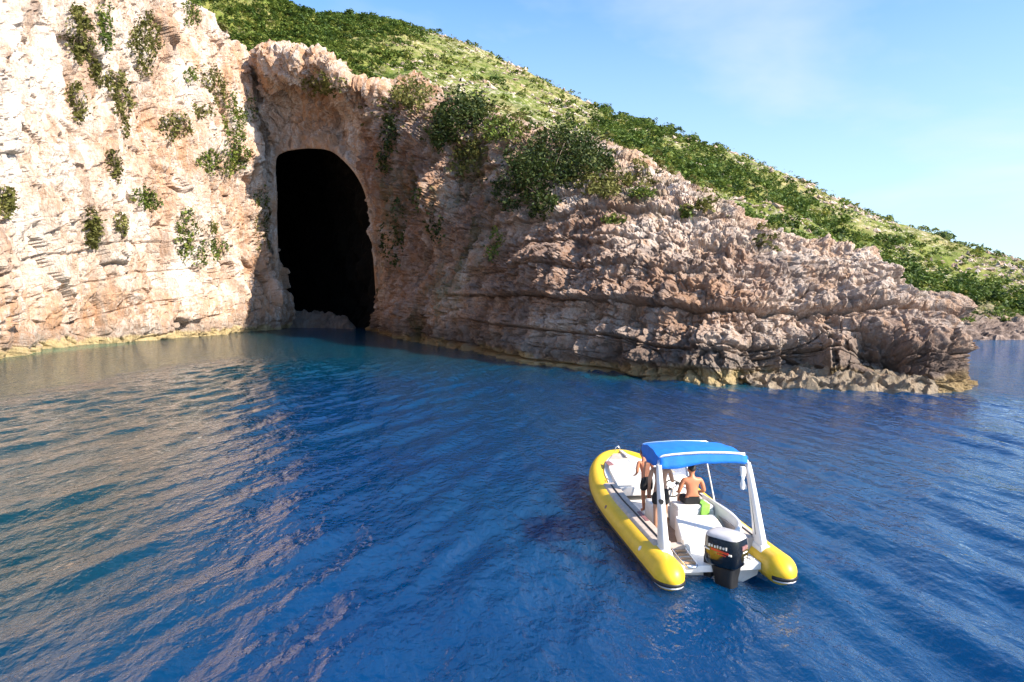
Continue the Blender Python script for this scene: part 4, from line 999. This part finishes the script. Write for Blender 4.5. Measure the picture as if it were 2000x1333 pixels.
def stand(lean=0.0, la=None, ra=None, step=.0):
    J = dict(pelvis=(0, 0, .95), belly=(0, .02 + lean * .10, 1.10), chest=(0, .02 + lean * .28, 1.30), neck0=(0, lean * .42, 1.455), neck=(0, .015 + lean * .48, 1.505), head0=(0, .035 + lean * .52, 1.56), head1=(0, .035 + lean * .56, 1.63), head2=(0, .02 + lean * .58, 1.69))
    for s_, sx in (('l', -1), ('r', 1)):
        st = step * sx
        J.update({s_ + 'sh': (sx * .185, lean * .38, 1.405), s_ + 'hip': (sx * .092, 0, .88), s_ + 'kn': (sx * .10, .03 + st * .6, .49), s_ + 'an': (sx * .105, -.02 + st, .085), s_ + 'toe': (sx * .125, .13 + st, .03)})
    for s_, sx, a in (('l', -1, la), ('r', 1, ra)):
        el, wr, pm = a; J[s_ + 'el'] = (sx * el[0], el[1], el[2]); J[s_ + 'wr'] = (sx * wr[0], wr[1], wr[2]); J[s_ + 'palm'] = (sx * pm[0], pm[1], pm[2])
    return J
FL = .245
person('bare-chested person in black shorts standing by the white bow cushions', (-.27, 3.40, FL), R(6), .84,
       stand(.45, ((.25, .10, 1.14), (.21, .30, 1.00), (.20, .38, .98)), ((.25, .08, 1.14), (.22, .28, 1.02), (.20, .36, 1.0)), .04), SKIN, HAIR2)
person('person in dark shorts standing behind the port leg of the arch', (-.42, 1.98, FL), R(-18), .98,
       stand(.05, ((.25, -.02, 1.14), (.25, .12, .92), (.25, .17, .85)), ((.26, .05, 1.15), (.27, .28, 1.08), (.27, .36, 1.08)), .05), SKIN2, HAIR)
SZ = .80 - FL  # bench height over the floor
J = dict(pelvis=(0, 0, SZ + .09), belly=(0, .03, SZ + .24), chest=(0, .06, SZ + .45), neck0=(0, .06, SZ + .605), neck=(0, .075, SZ + .655), head0=(0, .10, SZ + .71), head1=(0, .105, SZ + .78), head2=(0, .09, SZ + .84))
for s_, sx in (('l', -1), ('r', 1)):
    J.update({s_ + 'sh': (sx * .195, .05, SZ + .555), s_ + 'el': (sx * .285, .06, SZ + .29), s_ + 'wr': (sx * .235, .27, SZ + .21), s_ + 'palm': (sx * .22, .35, SZ + .20),
              s_ + 'hip': (sx * .10, .06, SZ + .09), s_ + 'kn': (sx * .15, .47, SZ + .08), s_ + 'an': (sx * .14, .50, .085), s_ + 'toe': (sx * .16, .65, .03)})
person('bare-backed person with dark hair sitting on the helm bench', (.33, 2.02, FL), R(-4), 1.0, J, SKIN, HAIR)

# green towel over the back of the bench
V, Fs = [], []
prof = [(2.30, .806), (2.15, .808), (2.00, .808), (1.895, .812), (1.865, .79), (1.858, .72), (1.855, .64), (1.85, .56)]
for j, (y, z) in enumerate(prof):
    for i in range(7):
        a = i / 6; V.append((.47 + .20 * a + .03 * math.sin(j * .7), y - .012 * math.sin(a * 7 + j) * (j > 3), z + .008 * math.sin(a * 9 + j * 1.3) + (-.03 * a if j == 7 else 0)))
for j in range(7):
    for i in range(6): b = j * 7 + i; Fs.append((b, b + 1, b + 8, b + 7))
V = [BM @ Vector(v) for v in V]
tw = build('towel', V, Fs, GREEN); sm = tw.modifiers.new('thickness', 'SOLIDIFY'); sm.thickness = .018; sm.offset = 1
tag(tw, 'lime green towel draped over the back of the helm bench', 'towel')
V, Fs = [], []
for j in range(9):
    z = 1.98 - j * .055
    for i in range(9):
        a = 2 * math.pi * i / 9; rr_ = .045 + .02 * math.sin(j * 1.1) + .012 * math.sin(i * 2.2 + j); V.append((.80 + rr_ * math.cos(a), .60 - .02 * j * .3 + rr_ * .8 * math.sin(a), z))
for j in range(8):
    for i in range(9): Fs.append((j * 9 + i, j * 9 + (i + 1) % 9, (j + 1) * 9 + (i + 1) % 9, (j + 1) * 9 + i))
Fs += [tuple(range(9))[::-1], tuple(72 + i for i in range(9))]
tag(build('cloth', [BM @ Vector(v) for v in V], Fs, CUSH), 'white cloth hanging from the starboard arch leg', 'cloth')
